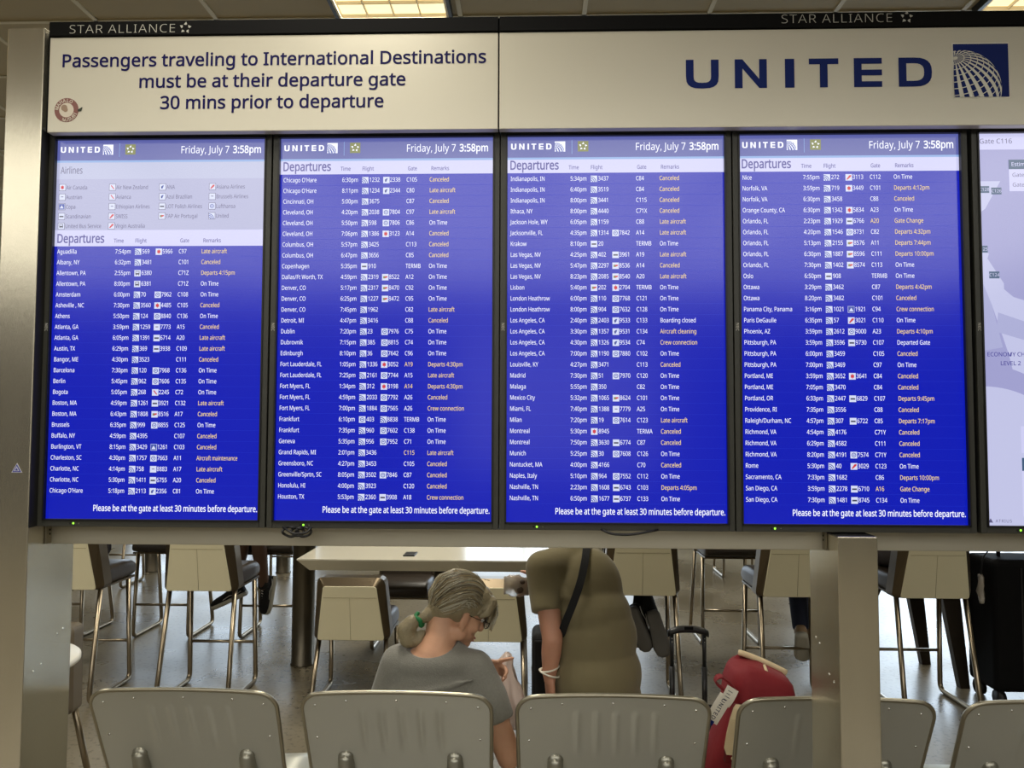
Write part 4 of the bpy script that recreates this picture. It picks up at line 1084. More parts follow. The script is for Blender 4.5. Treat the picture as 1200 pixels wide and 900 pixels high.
SXC = 0.0895 / (text_w(G_ROW, "Chicago O'Hare") * 0.0114 / G_ROW['cap'])
SX = [-1.2880, -0.6810, -0.0760, 0.5300, 1.1440]
LBL = ['departure screen under the passenger notice, with a list of airlines over its flights from Aguadilla',
       'departure screen whose blue list runs from Chicago to Houston',
       'departure screen whose blue list runs from Indianapolis to Nashville',
       'departure screen whose blue list runs from Nice to San Diego, beside the map screen']
for k in range(4):
    x0 = SX[k]
    t = screen_case(x0, LBL[k], grp='departure screens in the display')
    m = MB(); m.box((x0 + AW / 2, PY + 0.01, ATOP - AH / 2), (AW, 0.02, AH), M['px_blue']); m.build('screen_panel', t)
    head(t, x0)
    if k == 0:
        m = MB(); m.rect(x0, x0 + AW, ATOP - 0.1085, ATOP - 0.0630, Y1 + 0.0002, M['px_air']); m.rect(x0, x0 + AW, ATOP - 0.2470, ATOP - 0.1085, Y1 + 0.0002, M['px_air2']); m.build('airlines_panel', t)
        m = MB(); put_text(m, "Airlines", x0 + 0.0135, ATOP - 0.0935, Y2, 0.0185, M['px_grey'], w=0.0600); m.build('airlines_heading', t)
        al = [["rAir Canada", "eAir New Zealand", "aANA", "sAsiana Airlines"], ["wAustrian", "eAvianca", "aAzul Brazilian", "wBrussels Airlines"],
              ["cCopa", "wEthiopian Airlines", "dLOT Polish Airlines", "lLufthansa"], ["dScandinavian", "sSWISS", "tTAP Air Portugal", "uUnited"], ["bUnited Bus Service", "sVirgin Australia"]]
        for r, row in enumerate(al):
            for c, s in enumerate(row):
                m = MB(); u = x0 + (0.0115, 0.1480, 0.2840, 0.4190)[c]; z = ATOP - 0.1310 - 0.0262 * r
                m.rect(u - .0012, u + .0172, z - 0.0092, z + 0.0092, Y1 + 0.0001, M['px_grey']); icon(m, s[0], u, z - 0.0080, 0.016)
                put_text(m, s[1:], u + 0.0185, z - 0.0055, Y2, 0.0105, M['px_grey'], sx=SXC); m.build('airline_entry', t)
        headings(t, x0, ATOP - 0.2465, ATOP - 0.2905, True)
        rows(t, x0, FL[1], 0.3045)
    else:
        headings(t, x0, ATOP - 0.0630, ATOP - 0.0995, False)
        rows(t, x0, FL[k + 1], 0.1145)
    m = MB(); put_text(m, "Please be at the gate at least 30 minutes before departure.", x0 + 0.1285, ATOP - 0.9925, Y2, 0.0160, M['px_white'], G_SEMI, w=0.4370); m.build('footer_line', t)

# map screen at the right edge
x0 = SX[4]
t = screen_case(x0, 'screen showing a pale lavender airport map, rightmost in the row', 'map_screen')
m = MB(); m.box((x0 + AW / 2, PY + 0.01, ATOP - AH / 2), (AW, 0.02, AH), M['px_map']); m.build('screen_panel', t)
m = MB(); m.rect(x0, x0 + AW, ATOP - 0.045, ATOP, Y1 + 0.0003, M['px_strip']); put_text(m, "Gate C116", x0 + 0.0085, ATOP - 0.0290, Y2, 0.0125, M['px_grey']); m.build('title_strip', t)
m = MB()
def MP(pts, mm, y=Y1 + 0.0003): m.flat([(x0 + p[0], ATOP - p[1]) for p in pts], y, M[mm])
MP([(0, .128), (.060, .128), (.020, .200), (0, .215)], 'px_map_lt')
MP([(0, .290), (.026, .318), (.022, .330), (.062, .395), (.062, .41), (.085, .430), (.30, .50), (.57, .56), (.57, .72), (.10, .72), (.07, .58), (.03, .45), (0, .37)], 'px_map_lt')
MP([(0, .37), (.03, .45), (.055, .56), (0, .57)], 'px_map_md')
MP([(.045, .47), (.30, .56), (.30, .60), (.04, .52)], 'px_map_md', Y1 + 0.0001)
n = 14
arcs = [[(0 + r * sin(a * .10), .605 + (1 - cos(a * .10)) * r * .62 + dz) for a in range(n)] for r, dz in ((.17, 0), (.17, .055))]
for i in range(n - 1): MP([arcs[0][i], arcs[0][i + 1], arcs[1][i + 1], arcs[1][i]], 'px_map', Y1 + 0.00005)
MP([(0, .665)] + [(.17 * sin(a * .10), .66 + (1 - cos(a * .10)) * .105) for a in range(n)] + [(.166, .79), (.166, AH), (0, AH)], 'px_map_lt', Y1)
MP([(.10, AH), (.17, .93), (.57, .93), (.57, AH)], 'px_map_md', Y2 + .0002)
m.build('map_shapes', t)
for s, u, v in (("C128", .018, .150), ("C126", .049, .154), ("C125", .010, .306), ("C124", .038, .373)):
    m = MB(); m.rect(x0 + max(0.001, u - .013), x0 + u + .013, ATOP - v - .009, ATOP - v + .009, Y2, M['px_tealbox']); put_text(m, s, x0 + u, ATOP - v - .0038, Y3, .0080, M['px_strip'], align='C'); m.build('gate_label', t)
m = MB(); put_text(m, "ECONOMY CHECK-IN", x0 + .014, ATOP - .5830, Y2, .0105, M['px_head'], G_SEMI); put_text(m, "LEVEL 2", x0 + .047, ATOP - .6060, Y2, .0105, M['px_head'], G_SEMI); m.build('map_caption', t)
m = MB(); m.rect(x0 + .082, x0 + .30, ATOP - .097, ATOP - .072, Y2, M['px_tealbox']); m.rect(x0 + .082, x0 + .30, ATOP - .155, ATOP - .097, Y2, M['px_strip'])
put_text(m, "Estimated", x0 + .088, ATOP - .089, Y3, .0100, M['px_strip'], G_SEMI); put_text(m, "Gates", x0 + .090, ATOP - .117, Y3, .0100, M['px_grey']); put_text(m, "Gates", x0 + .090, ATOP - .143, Y3, .0100, M['px_grey']); m.build('times_box', t)
m = MB(); m.rect(x0 + .094, x0 + .40, ATOP - .83, ATOP - .762, Y3, M['px_strip']); m.rect(x0 + .094, x0 + .40, ATOP - .875, ATOP - .842, Y3, M['px_tealbox']); m.rect(x0 + .094, x0 + .40, ATOP - .99, ATOP - .875, Y3, M['px_strip']); m.build('info_card', t)
m = MB(); m.flat([(x0 + .006, ATOP - 1.006), (x0 + .018, ATOP - 1.006), (x0 + .012, ATOP - .995)], Y2 - .0003, M['px_grey']); put_text(m, "ATRIUS", x0 + .024, ATOP - 1.0055, Y3, .0075, M['px_grey'], track=.001); m.build('map_credit', t)

# loops of cable hanging out under the screens
m = MB()
for r, cx, ph in ((0.020, -0.630, 0.0), (0.016, -0.612, 0.5), (0.019, -0.596, 1.0)):
    m.tube([(cx + r * cos(a * 2 * pi / 22), 1.985 + 0.004 * sin(a + ph), 1.3540 + r * 0.62 * sin(a * 2 * pi / 22)) for a in range(22)], 0.0034, M['cable'], seg=8, closed=True)
m.tube(arc([(-0.650, 1.983, 1.366), (-0.620, 1.975, 1.350), (-0.585, 1.975, 1.352), (-0.575, 1.983, 1.366)], .01), 0.0030, M['cable'], seg=8)
tag(m.build('cable'), 'coiled black cable hanging below the second screen', 'cable')
m = MB(); m.tube(arc([(0.170, 1.985, 1.366), (0.195, 1.975, 1.3555), (0.24, 1.975, 1.3535), (0.285, 1.977, 1.361), (0.315, 1.985, 1.366)], .03), 0.0032, M['cable'], seg=8)
tag(m.build('cable'), 'loose black cable sagging below the third screen', 'cable')

# ------------------------------------------------------------------ stools and low chairs: one shell, two heights
def make_seat(name, label, cat, zb, footrest, group, leather='cushion'):
    t = thing(name, label, cat, (0, 0, 0), group)
    h, lean, yb = 0.365, 0.055, -0.150
    out = rrect(0.450, 0.388, h, [0.030, 0.045, 0.045, 0.030], 5)
    inn = rrect(0.388, 0.306, h - 0.050, [0.016, 0.020, 0.020, 0.016], 5)
    def ring(o, dy, dz=0.0, sx=1.0): return [(p[0] * sx, yb - lean * (p[1] + dz) / h + dy, zb + p[1] + dz) for p in o]
    m = MB()
    m.loft([ring(inn, 0.0, 0.006), ring(out, 0.040), ring(out, 0.120), ring([(p[0] * .93, p[1] * .93 + .01) for p in out], 0.135)], M['shell'], smooth=False)
    m.build('back_shell', t, off=(0, 0, 0))
    m = MB(); i2 = [(p[0] * .985, p[1] * .985 + .003) for p in inn]
    m.loft([ring(inn, 0.004, 0.006), ring(inn, -0.003, 0.006), ring(i2, -0.006, 0.006)], M['cream'], smooth=False); m.build('back_panel', t, off=(0, 0, 0))
    m = MB()
    def P(x, zz): return (x, yb - lean * zz / h - 0.0062, zb + zz)
    zs = h * 0.70
    m.tube([P(0, 0.012), P(0, zs)], 0.0012, M['seam'], seg=6)
    wz = 0.388 + (0.306 - 0.388) * zs / h
    m.tube([P(-wz / 2 + .014, zs), P(wz / 2 - .014, zs)], 0.0012, M['seam'], seg=6); m.build('seam', t, off=(0, 0, 0))
    m = MB(); ri = [(p[0] * .90, p[1] * .90 + .02) for p in out]
    m.loft([ring(ri, 0.125), ring(ri, 0.142), ring([(p[0] * .9, p[1] * .9 + .02) for p in ri], 0.152)], M[leather], smooth=False); m.build('back_cushion', t, off=(0, 0, 0))
    m = MB()
    rows_ = []
    for (y, z0, z1, w) in ((-.135, .022, .090, .40), (-.10, .016, .118, .415), (.0, .014, .124, .42), (.16, .014, .122, .42), (.25, .015, .114, .415), (.29, .022, .096, .405), (.305, .040, .070, .385)):
        hh = z1 - z0; o = rrect(w, w * .97, hh, min(.035, hh * .42), 4)
        rows_.append([(p[0], y, zb + z0 + p[1]) for p in o])
    m.loft(rows_, M[leather]); m.build('seat', t, off=(0, 0, 0))
    m = MB(); m.box((0, .075, zb + .008), (.405, .40, .014), M['shell'], bev=.004); m.build('seat_base', t, off=(0, 0, 0))
    R = 0.0145
    for s in (-1, 1):
        x = s * .21
        m = MB(); m.tube(arc([(s * .195, -.105, zb + .004), (x, -.225, R), (x, .225, R), (s * .200, .195, zb + .004)], .05, 6), R, M['leg'], seg=12); m.build('leg_frame', t, off=(0, 0, 0))
    if footrest:
        m = MB(); m.tube([(-.209, .217, .252), (.209, .217, .252)], .0095, M['leg'], seg=10); m.build('footrest', t, off=(0, 0, 0))
    return t

G1 = 'cream-backed bar stools'
stool = make_seat('bar_stool', '', 'stool', 0.638, True, G1)
FY = 4.645
stools = [(-2.765, FY, 0, 'cream-backed bar stool cut off by the left steel post'),
          (-1.960, FY, 0, 'cream-backed bar stool, second from the left steel post, with a full view of its back'),
          (0.620, FY, 0, 'cream-backed bar stool just past the person in olive, over crossed black shoes'),
          (1.500, FY, 0, 'cream-backed bar stool beside the short steel post, above the red bag'),
          (2.275, FY, 0, 'cream-backed bar stool right of the short steel post, before the tall black luggage'),
          (-3.630, 6.01, pi, 'farther bar stool facing this way, mostly behind the leftmost bar stool'),
          (-2.810, 6.01, pi, 'farther bar stool facing this way, its legs seen between the two left bar stools'),
          (-2.000, 6.01, pi, 'farther bar stool on which the person in black canvas shoes sits'),
          (1.450, 6.01, pi, 'farther bar stool facing this way, over the luggage handle'),
          (-4.240, 7.68, 0, 'distant bar stool in the back row, seen past the leftmost bar stool'),
          (-2.490, 7.66, 0, 'distant bar stool in the back row, beside the round pedestal'),
          (2.210, 8.50, pi, 'distant bar stool with only its foot loop showing, right of the luggage handle')]
for i, (x, y, rz, lab) in enumerate(stools):
    if i == 0:
        stool.location = (x, y, 0); stool['label'] = lab
    else:
        dup(stool, (x, y, 0), lab, rotz=rz)

low = make_seat('low_chair', '', 'chair', 0.378, False, 'cream-backed low chairs')
lows = [(-1.052, 4.600, 0, 'cream-backed low chair with a shiny top edge, left of the grey-haired person'),
        (-0.262, 4.600, 0, 'cream-backed low chair half hidden behind the grey-haired person'),
        (-0.950, 5.760, pi, 'low chair with brown leather seat on the far side of the low table')]
for i, (x, y, rz, lab) in enumerate(lows):
    if i == 0:
        low.location = (x, y, 0); low['label'] = lab
    else:
        dup(low, (x, y, 0), lab, rotz=rz)
_sh = M['shell']; M['shell'] = M['taupe_shell']
tc = make_seat('low_chair', 'taupe leather low chair at the small round table, behind the left steel post', 'chair', 0.360, False, None, leather='tan_leather')
M['shell'] = _sh
tc.location = (-2.225, 3.30, 0); tc.rotation_euler = (0, 0, pi + 0.10)

# ------------------------------------------------------------------ tables
def bar_table(label, x0, x1, y0, y1, peds, r=0.085, h=1.05):
    t = thing('bar_table', label, 'table', ((x0 + x1) / 2, (y0 + y1) / 2, 0))
    m = MB(); m.box(((x0 + x1) / 2, (y0 + y1) / 2, h - .02), (x1 - x0, y1 - y0, .04), M['table'], bev=.006); m.build('table_top', t)
    for px, py in peds:
        m = MB(); m.lathe([(r * 1.08, 0), (r * 1.08, .006), (r, .012), (r, h - .06), (r * 1.4, h - .05), (r * 1.4, h - .04)], M['pedestal'], (px, py, 0), 36); m.build('pedestal', t)
    return t
bar_table('long bar table left, carried by the thick round bronze pedestal', -4.05, -1.47, 4.99, 5.62, [(-1.567, 5.245), (-3.75, 5.245)], 0.075)
bar_table('distant bar table on round pedestals behind the left bar stools', -4.60, -2.45, 8.10, 8.70, [(-4.17, 8.36), (-2.72, 8.34)], 0.075)
t = thing('trestle_bar_table', 'bar table on slanted dark legs behind the stools right of the short steel post', 'table', (1.55, 5.2, 0))
m = MB(); m.box((1.52, 5.22, 1.03), (2.36, .64, .04), M['table'], bev=.006); m.build('table_top', t)
for sx, xb in ((1, 2.665), (-1, .40)):
    for yb_ in (4.945, 5.415):
        xt = xb - sx * .13; m = MB()
        def rg(x, w, z): return [(x - w / 2, yb_ - .025, z), (x + w / 2, yb_ - .025, z), (x + w / 2, yb_ + .025, z), (x - w / 2, yb_ + .025, z)]
        m.loft([rg(xb, .058, 0), rg(xt, .150, 1.01)], M['dark_leg'], smooth=False); m.build('leg', t)
# low table with a bevelled underside
t = thing('low_table', 'low pale dining table with a slanting edge behind the grey-haired person', 'table', (-.55, 5.15, 0))
m = MB()
def rr(x0, x1, y0, y1, z): return [(x0, y0, z), (x1, y0, z), (x1, y1, z), (x0, y1, z)]
m.loft([rr(-1.482, .34, 4.80, 5.50, .780), rr(-1.482, .34, 4.80, 5.50, .772), ], M['table'], smooth=False)
m.build('table_top', t)
m = MB(); m.loft([rr(-1.481, .339, 4.801, 5.499, .772), rr(-1.410, .265, 4.835, 5.465, .705)], M['table_edge'], smooth=False); m.build('apron', t)
for px in (-.62, .18):
    m = MB(); m.lathe([(.20, 0), (.20, .012), (.06, .02), (.05, .70), (.12, .706)], M['pedestal'], (px, 5.2, 0), 28); m.build('pedestal', t)
m = MB(); m.box((-.80, 4.985, .7845), (.075, .13, .009), M['handle'], bev=.003); m.build('phone_case')
ph = bpy.data.objects['phone_case']; ph.name = 'phone'; tag(ph, 'small dark phone lying on the low table', 'phone')
t = thing('round_side_table', 'small white round table edge peeking past the left steel post', 'side table', (-2.04, 2.90, 0))
m = MB(); m.lathe([(.275, .700), (.285, .705), (.285, .722), (.278, .728)], M['white_top'], (-2.04, 2.90, 0), 48); m.build('table_top', t)
m = MB(); m.lathe([(.12, 0), (.12, .01), (.03, .02), (.03, .69), (.10, .70)], M['pedestal'], (-2.04, 2.90, 0), 24); m.build('pedestal', t)

# ------------------------------------------------------------------ row of linked metal bench seats
BW, BR = 0.568, 0.062
def make_bench():
    t = thing('bench_seat', '', 'bench seat', (0, 0, 0), 'grey metal bench seats in a row')
    slope = Vector((0, 0.17, -0.395)).normalized(); nrm = Vector((0, -slope.z, slope.y)) * -1   # nrm points to the viewer side
    nrm = Vector((0, slope.z, -slope.y)); 
    if nrm.y > 0: nrm = -nrm
    L = 0.43; nv, nu = 44, 96
    def hw(d):
        w = BW / 2 - 0.008 * (d / L)
        if d < BR: w -= BR - sqrt(max(0, BR * BR - (BR - d) ** 2))
        return w
    def bump(x, d):
        b = 0
        for k in (-2, -1, 0, 1, 2):
            c = k * .058 + .012
            g = (x - c - 0.02 * (d - .1)) / .0075
            e = min(1, max(0, (d - .055) / .014)) * min(1, max(0, (.235 - d) / .08))
            b += .0045 * math.exp(-g * g) * e
        return b
    m = MB(); F = []; B = []
    for i in range(nv + 1):
        tt = i / nv; d = L * tt ** 1.25
        for j in range(nu + 1):
            u = -1 + 2 * j / nu; x = u * hw(d)
            base = Vector((x, 0, .85)) + slope * d
            curve = nrm * (-.008 * (1 - (u * u)) )          # gently dished across
            F.append(base + curve + nrm * bump(x, d)); B.append(base + curve - nrm * .008)
    n0 = len(F); W_ = nu + 1
    fs = []
    for i in range(nv):
        for j in range(nu):
            a = i * W_ + j
            fs.append([a, a + 1, a + 1 + W_, a + W_]); fs.append([n0 + a, n0 + a + W_, n0 + a + W_ + 1, n0 + a + 1])
    edge = [j for j in range(W_)] + [i * W_ + nu for i in range(1, nv + 1)] + [nv * W_ + j for j in range(nu - 1, -1, -1)] + [i * W_ for i in range(nv - 1, 0, -1)]
    for k in range(len(edge)):
        a, b = edge[k], edge[(k + 1) % len(edge)]
        fs.append([a, n0 + a, n0 + b, b])
    m.add(F + B, fs, M['seatgrey'], True); m.build('backrest', t, off=(0, 0, 0))
    m = MB(); pts = []
    for i in range(nv, -1, -1): pts.append(F[i * W_] * .5 + B[i * W_] * .5)
    for j in range(2, nu - 1, 2): pts.append(F[j] * .5 + B[j] * .5)
    for i in range(nv + 1): pts.append(F[i * W_ + nu] * .5 + B[i * W_ + nu] * .5)
    m.tube(pts, .0065, M['seatrim'], seg=8); m.build('rim', t, off=(0, 0, 0))
    def at(x, d, off): 
        u = x / hw(d); return Vector((x, 0, .85)) + slope * d + nrm * (-.008 * (1 - u * u) + off)
    for x, d in ((-.243, .042), (.243, .042), (-.150, .028), (.150, .028), (0, .026), (-.248, .165), (.248, .165)):
        m = MB(); p = at(x, d, .001); m.ell(p, (.0036, .0022, .0036), M['screw'], u=8, v=6); m.build('rivet', t, off=(0, 0, 0))
    for x in (-.168, .168):
        m = MB(); m.tube([at(x, .232, -.002), at(x, .242, .004), at(x, .29, .006), at(x, .34, .004), at(x, .42, .0)], [.012, .023, .026, .026, .026], M['bracket'], seg=16); m.ell(at(x, .243, .002), (.024, .016, .024), M['bracket']); m.build('bracket', t, off=(0, 0, 0))
    # the pan curls out of the foot of the backrest
    m = MB(); ra = []; 
    prof = [(.168, .470), (.186, .438), (.215, .420), (.30, .412), (.42, .418), (.55, .430), (.60, .428), (.625, .410)]
    for (y, z) in prof:
        w = BW / 2 - .022
        ra.append([(-w, y, z), (-w * .5, y, z - .006), (0, y, z - .008), (w * .5, y, z - .006), (w, y, z), (w, y, z - .010), (w * .5, y, z - .016), (0, y, z - .018), (-w * .5, y, z - .016), (-w, y, z - .010)])
    m.loft(ra, M['seatgrey']); m.build('seat_pan', t, off=(0, 0, 0))
    return t
bench = make_bench()
BX = [-1.052, -0.410, 0.233, 0.884, 1.535]
BL = ['grey metal bench seat with five embossed ribs, next to the left steel post',
      'grey metal bench seat in which the grey-haired person sits',
      'grey metal bench seat right before the person in olive',
      'grey metal bench seat behind the short steel post, holding the red bag',
      'grey metal bench seat right of the short steel post, at the end of the row']
for i, x in enumerate(BX):
    if i == 0:
        bench.location = (x, 2.30, -.018); bench['label'] = BL[0]
    else:
        dup(bench, (x, 2.30, -.018), BL[i])
t = thing('bench_beam', 'metal beam on splayed legs under the row of bench seats', 'bench frame', (.23, 2.66, 0))
m = MB(); m.box((.23, 2.66, .347), (3.1, .07, .05), M['dark_leg'], bev=.006); m.build('beam', t)
for x in (-.72, .55, 1.18):
    m = MB(); m.tube(arc([(x, 2.36, .02), (x, 2.40, .06), (x, 2.66, .335), (x, 2.93, .06), (x, 2.97, .02)], .05), .020, M['bracket'], seg=12); m.build('leg', t)
for x in BX:
    for dx in (-.15, .15):
        m = MB(); m.box((x + dx, 2.66, .3785), (.05, .16, .013), M['bracket']); m.build('seat_mount', t)

# ------------------------------------------------------------------ luggage
t = thing('rolling_suitcase', 'black rolling suitcase with its telescopic handle pulled up between two bench seats', 'suitcase', (.60, 3.06, 0))
m = MB(); m.box((.62, 3.12, .275), (.36, .22, .44), M['luggage'], bev=.03, seg=4); m.build('body', t)
for sx in (-1, 1):
    m = MB(); m.box((.62 + sx * .12, 3.007, .27), (.012, .008, .36), M['handle'], bev=.003); m.build('ridge', t)
    x = .593 + sx * .062
    m = MB(); m.tube([(x, 3.03, .48), (x, 3.03, .70)], .0105, M['handle'], seg=12); m.tube([(x, 3.03, .69), (x, 3.03, .828)], .0078, M['handle'], seg=12)
    for z in (.795, .80 + .008): m.ell((x, 3.0225, z), (.0022, .0015, .0022), M['chrome'], u=8, v=6)
    m.build('handle_tube', t)
    for yy in (3.02, 3.17):
        m = MB(); m.tube([(.62 + sx * .14 - .012, yy, .028), (.62 + sx * .14 + .012, yy, .028)], .028, M['wheel'], seg=20); m.box((.62 + sx * .14, yy, .052), (.02, .03, .03), M['handle']); m.build('wheel', t)
m = MB()
sec = []
for i in range(13):
    u = -1 + i / 6; x = .593 + u * .078; dz = -.018 * abs(u) ** 3; w = .017 if abs(u) < .95 else .011
    sec.append([(x, 3.03 - w * cos(a * pi / 5) , .842 + dz + .0135 * sin(a * pi / 5)) for a in range(10)])
m.loft(sec, M['handle']); m.box((.593, 3.0125, .850), (.034, .004, .012), M['luggage'], bev=.0015); m.build('grip', t)

t = thing('upright_suitcase', 'tall black wheeled suitcase standing at the right edge of the picture', 'suitcase', (2.90, 4.75, 0))
m = MB(); m.box((2.952, 4.74, .465), (.58, .30, .76), M['luggage'], bev=.035, seg=4); m.build('body', t)
for x in (2.82, 2.88, 2.95, 3.02, 3.08):
    m = MB(); m.box((x, 4.588, .47), (.012, .010, .66), M['handle'], bev=.004); m.build('ridge', t)
for sx in (-1, 1):
    for yy in (4.64, 4.84):
        m = MB(); x = 2.952 + sx * .245; m.tube([(x - .018, yy, .045), (x + .018, yy, .045)], .045, M['wheel'], seg=24); m.box((x, yy, .085), (.03, .05, .05), M['handle'], bev=.005); m.build('wheel', t)
m = MB(); m.tube(arc([(2.78, 4.74, .845), (2.78, 4.74, .90), (2.96, 4.74, .90), (2.96, 4.74, .845)], .03), .011, M['handle'], seg=10); m.build('grip', t)
t = thing('travel_bag', 'black travel bag with grey straps riding on the tall suitcase', 'bag', (2.90, 4.75, .915))
m = MB(); m.box((2.93, 4.74, 1.07), (.50, .27, .28), M['black_cloth'], bev=.06, seg=4); m.build('body', t)
for x in (2.80, 3.02):
    m = MB(); m.box((x, 4.602, 1.07), (.03, .008, .25), M['rubber_gr'], bev=.003); m.build('strap', t)
m = MB(); m.tube(arc([(2.84, 4.63, 1.19), (2.84, 4.66, 1.33), (3.0, 4.66, 1.33), (3.0, 4.63, 1.19)], .05), .010, M['black_cloth'], seg=8); m.build('handle', t)
# a clear pouch with a buckle swinging from the near corner
t = thing('plastic_pouch', 'crumpled clear plastic pouch hanging at the side of the tall black suitcase', 'pouch', (2.595, 4.60, .70))
m = MB()
rg = []
for i, (w, z) in enumerate(((.012, .76), (.030, .74), (.026, .70), (.040, .66), (.030, .62), (.012, .60))):
    rg.append([(2.594 + w * .5 * cos(a * pi / 6) + .008 * sin(i * 2.1 + a), 4.60 + .014 * sin(a * pi / 6), z + .006 * sin(a * 2.3 + i)) for a in range(12)])
m.loft(rg, M['clear']); m.build('pouch_body', t)
m = MB(); m.tube(arc([(2.594, 4.60, .755), (2.61, 4.60, .86), (2.70, 4.612, .96), (2.76, 4.625, 1.05)], .02), .004, M['black_cloth'], seg=8); m.build('cord', t)

# ------------------------------------------------------------------ red bag with an airline tag, standing in the fourth seat
t = thing('red_bag', 'red canvas bag with cream webbing standing in the bench seat by the short steel post', 'bag', (.72, 2.66, .43))
def sect(z, x0, x1, y0, y1, n=28, p=0.55):
    cx, cy, a, b = (x0 + x1) / 2, (y0 + y1) / 2, (x1 - x0) / 2, (y1 - y0) / 2
    f = lambda v: math.copysign(abs(v) ** p, v)
    return [(cx + a * f(cos(2 * pi * k / n)), cy + b * f(sin(2 * pi * k / n)), z(cx + a * f(cos(2 * pi * k / n))) if callable(z) else z) for k in range(n)]
def slope_z(x):   # the top falls away to the right
    return .848 - max(0, x - .70) ** 1.25 * .62 - max(0, .70 - x) * .55
m = MB()
m.loft([sect(.432, .575, .83, 2.585, 2.76), sect(.47, .565, .84, 2.565, 2.775), sect(.58, .600, .85, 2.54, 2.77), sect(.68, .632, .855, 2.535, 2.76),
        sect(lambda x: min(slope_z(x) - .035, .78), .642, .855, 2.535, 2.75), sect(lambda x: slope_z(x) - .012, .652, .850, 2.545, 2.735), sect(slope_z, .668, .838, 2.575, 2.70)], M['red'])
m.build('bag_body', t)
m = MB()
pts = [(.700 + .155 * k / 12, 2.70 - .02 * k / 12, slope_z(.70 + .155 * k / 12) + .004) for k in range(13)]
m.tube(pts, .0105, M['cream_trim'], seg=8); m.build('top_piping', t)
m = MB(); m.tube([(.770, 2.64, slope_z(.77) + .002), (.762, 2.585, slope_z(.76) - .008), (.748, 2.553, .776), (.735, 2.540, .752), (.722, 2.535, .735)], .0048, M['cream_trim'], seg=8); m.build('seam_piping', t)
m = MB()
sec = [[(x - .013, y, z), (x + .013, y - .006, z), (x + .013, y - .012, z), (x - .013, y - .006, z)] for (x, y, z) in ((.656, 2.520, .742), (.645, 2.508, .735), (.632, 2.500, .705), (.620, 2.498, .66), (.612, 2.497, .615), (.618, 2.497, .596))]
m.loft(sec, M['cream_trim'], smooth=False)
sec = [[(x - .011, y, z), (x + .011, y - .006, z), (x + .011, y - .011, z), (x - .011, y - .006, z)] for (x, y, z) in ((.660, 2.512, .700), (.650, 2.504, .66), (.640, 2.498, .62), (.638, 2.497, .588))]
m.loft(sec, M['cream_trim'], smooth=False); m.ell((.634, 2.496, .582), (.014, .008, .008), M['cream_trim']); m.build('shoulder_strap', t)
m = MB()
hp = [Vector(q) for q in ((.655, 2.560, .770), (.632, 2.545, .800), (.600, 2.535, .826), (.582, 2.533, .822), (.580, 2.540, .806), (.598, 2.552, .788), (.630, 2.566, .762), (.645, 2.575, .735))]
hp = arc(hp, .03, 3); sec = []
for i, p in enumerate(hp):
    sec.append([(p.x, p.y - .016, p.z - .004), (p.x, p.y + .016, p.z - .002), (p.x + .003, p.y + .016, p.z + .003), (p.x + .003, p.y - .016, p.z + .001)])
m.loft(sec, M['red'], smooth=False); m.build('handle', t)
m = MB(); m.loft([sect(.56, .605, .640, 2.515, 2.545, 16), sect(.66, .618, .650, 2.512, 2.545, 16), sect(.735, .640, .668, 2.520, 2.55, 16)], M['red']); m.build('side_fold', t)
# airline tag, two white strips folded round the handle
tg = thing('luggage_tag', 'white airline luggage tag printed with dark letters, on the handle of the red bag', 'luggage tag', (.60, 2.515, .77))
def strip(p, d, w, ln, mname, yy, bend=0.0):
    d = Vector((d[0], 0, d[1])).normalized(); q = Vector((-d.z, 0, d.x)); pts = []
    n = 6; rows2 = []
    for i in range(n + 1):
        a = Vector((p[0], yy, p[1])) + d * ln * i / n + Vector((0, bend * sin(pi * i / n), 0))
        rows2.append([a - q * w / 2, a + q * w / 2, a + q * w / 2 + Vector((0, .0012, 0)), a - q * w / 2 + Vector((0, .0012, 0))])
    return rows2, d, q
r1, d1, q1 = strip((.633, .795), (-.25, -.42), .040, .060, 'tag', 2.512, -.006)
m = MB(); m.loft(r1, M['tag'], smooth=False)
for k in range(4):
    c = Vector((.633, 2.5105, .795)) + d1 * (.012 + .010 * k) + Vector((0, -.005, 0)); 
    m.add([c - q1 * .012, c + q1 * (.004 - .003 * (k % 2)), c + q1 * (.004 - .003 * (k % 2)) + d1 * .002, c - q1 * .012 + d1 * .002], [[0, 1, 2, 3]], M['tag_ink'])
m.build('upper_strip', tg)
r2, d2, q2 = strip((.611, .772), (-.50, -.80), .044, .095, 'tag', 2.508, .0)
m = MB(); m.loft(r2, M['tag'], smooth=False); m.build('lower_strip', tg)
m = MB(); o = Vector((.611, 2.5072, .772)); k = .0125 / G_BOLD['cap']; pos = .012
e1 = d2; e2 = Vector((d2.z, 0, -d2.x)) * -1
word = "UNITED"; seq = word
for ch in seq:
    (vs, fs), adv = G_BOLD[ch]
    m.add([o + e1 * (pos + p[0] * k) + e2 * (p[1] * k - .006) for p in vs], fs, M['tag_ink']); pos += adv * k + .0022
pos += .002
m.add([o + e1 * pos + e2 * -.008, o + e1 * (pos + .015) + e2 * -.008, o + e1 * (pos + .015) + e2 * .010, o + e1 * pos + e2 * .010], [[0, 1, 2, 3]], M['navy']); m.build('tag_print', tg)

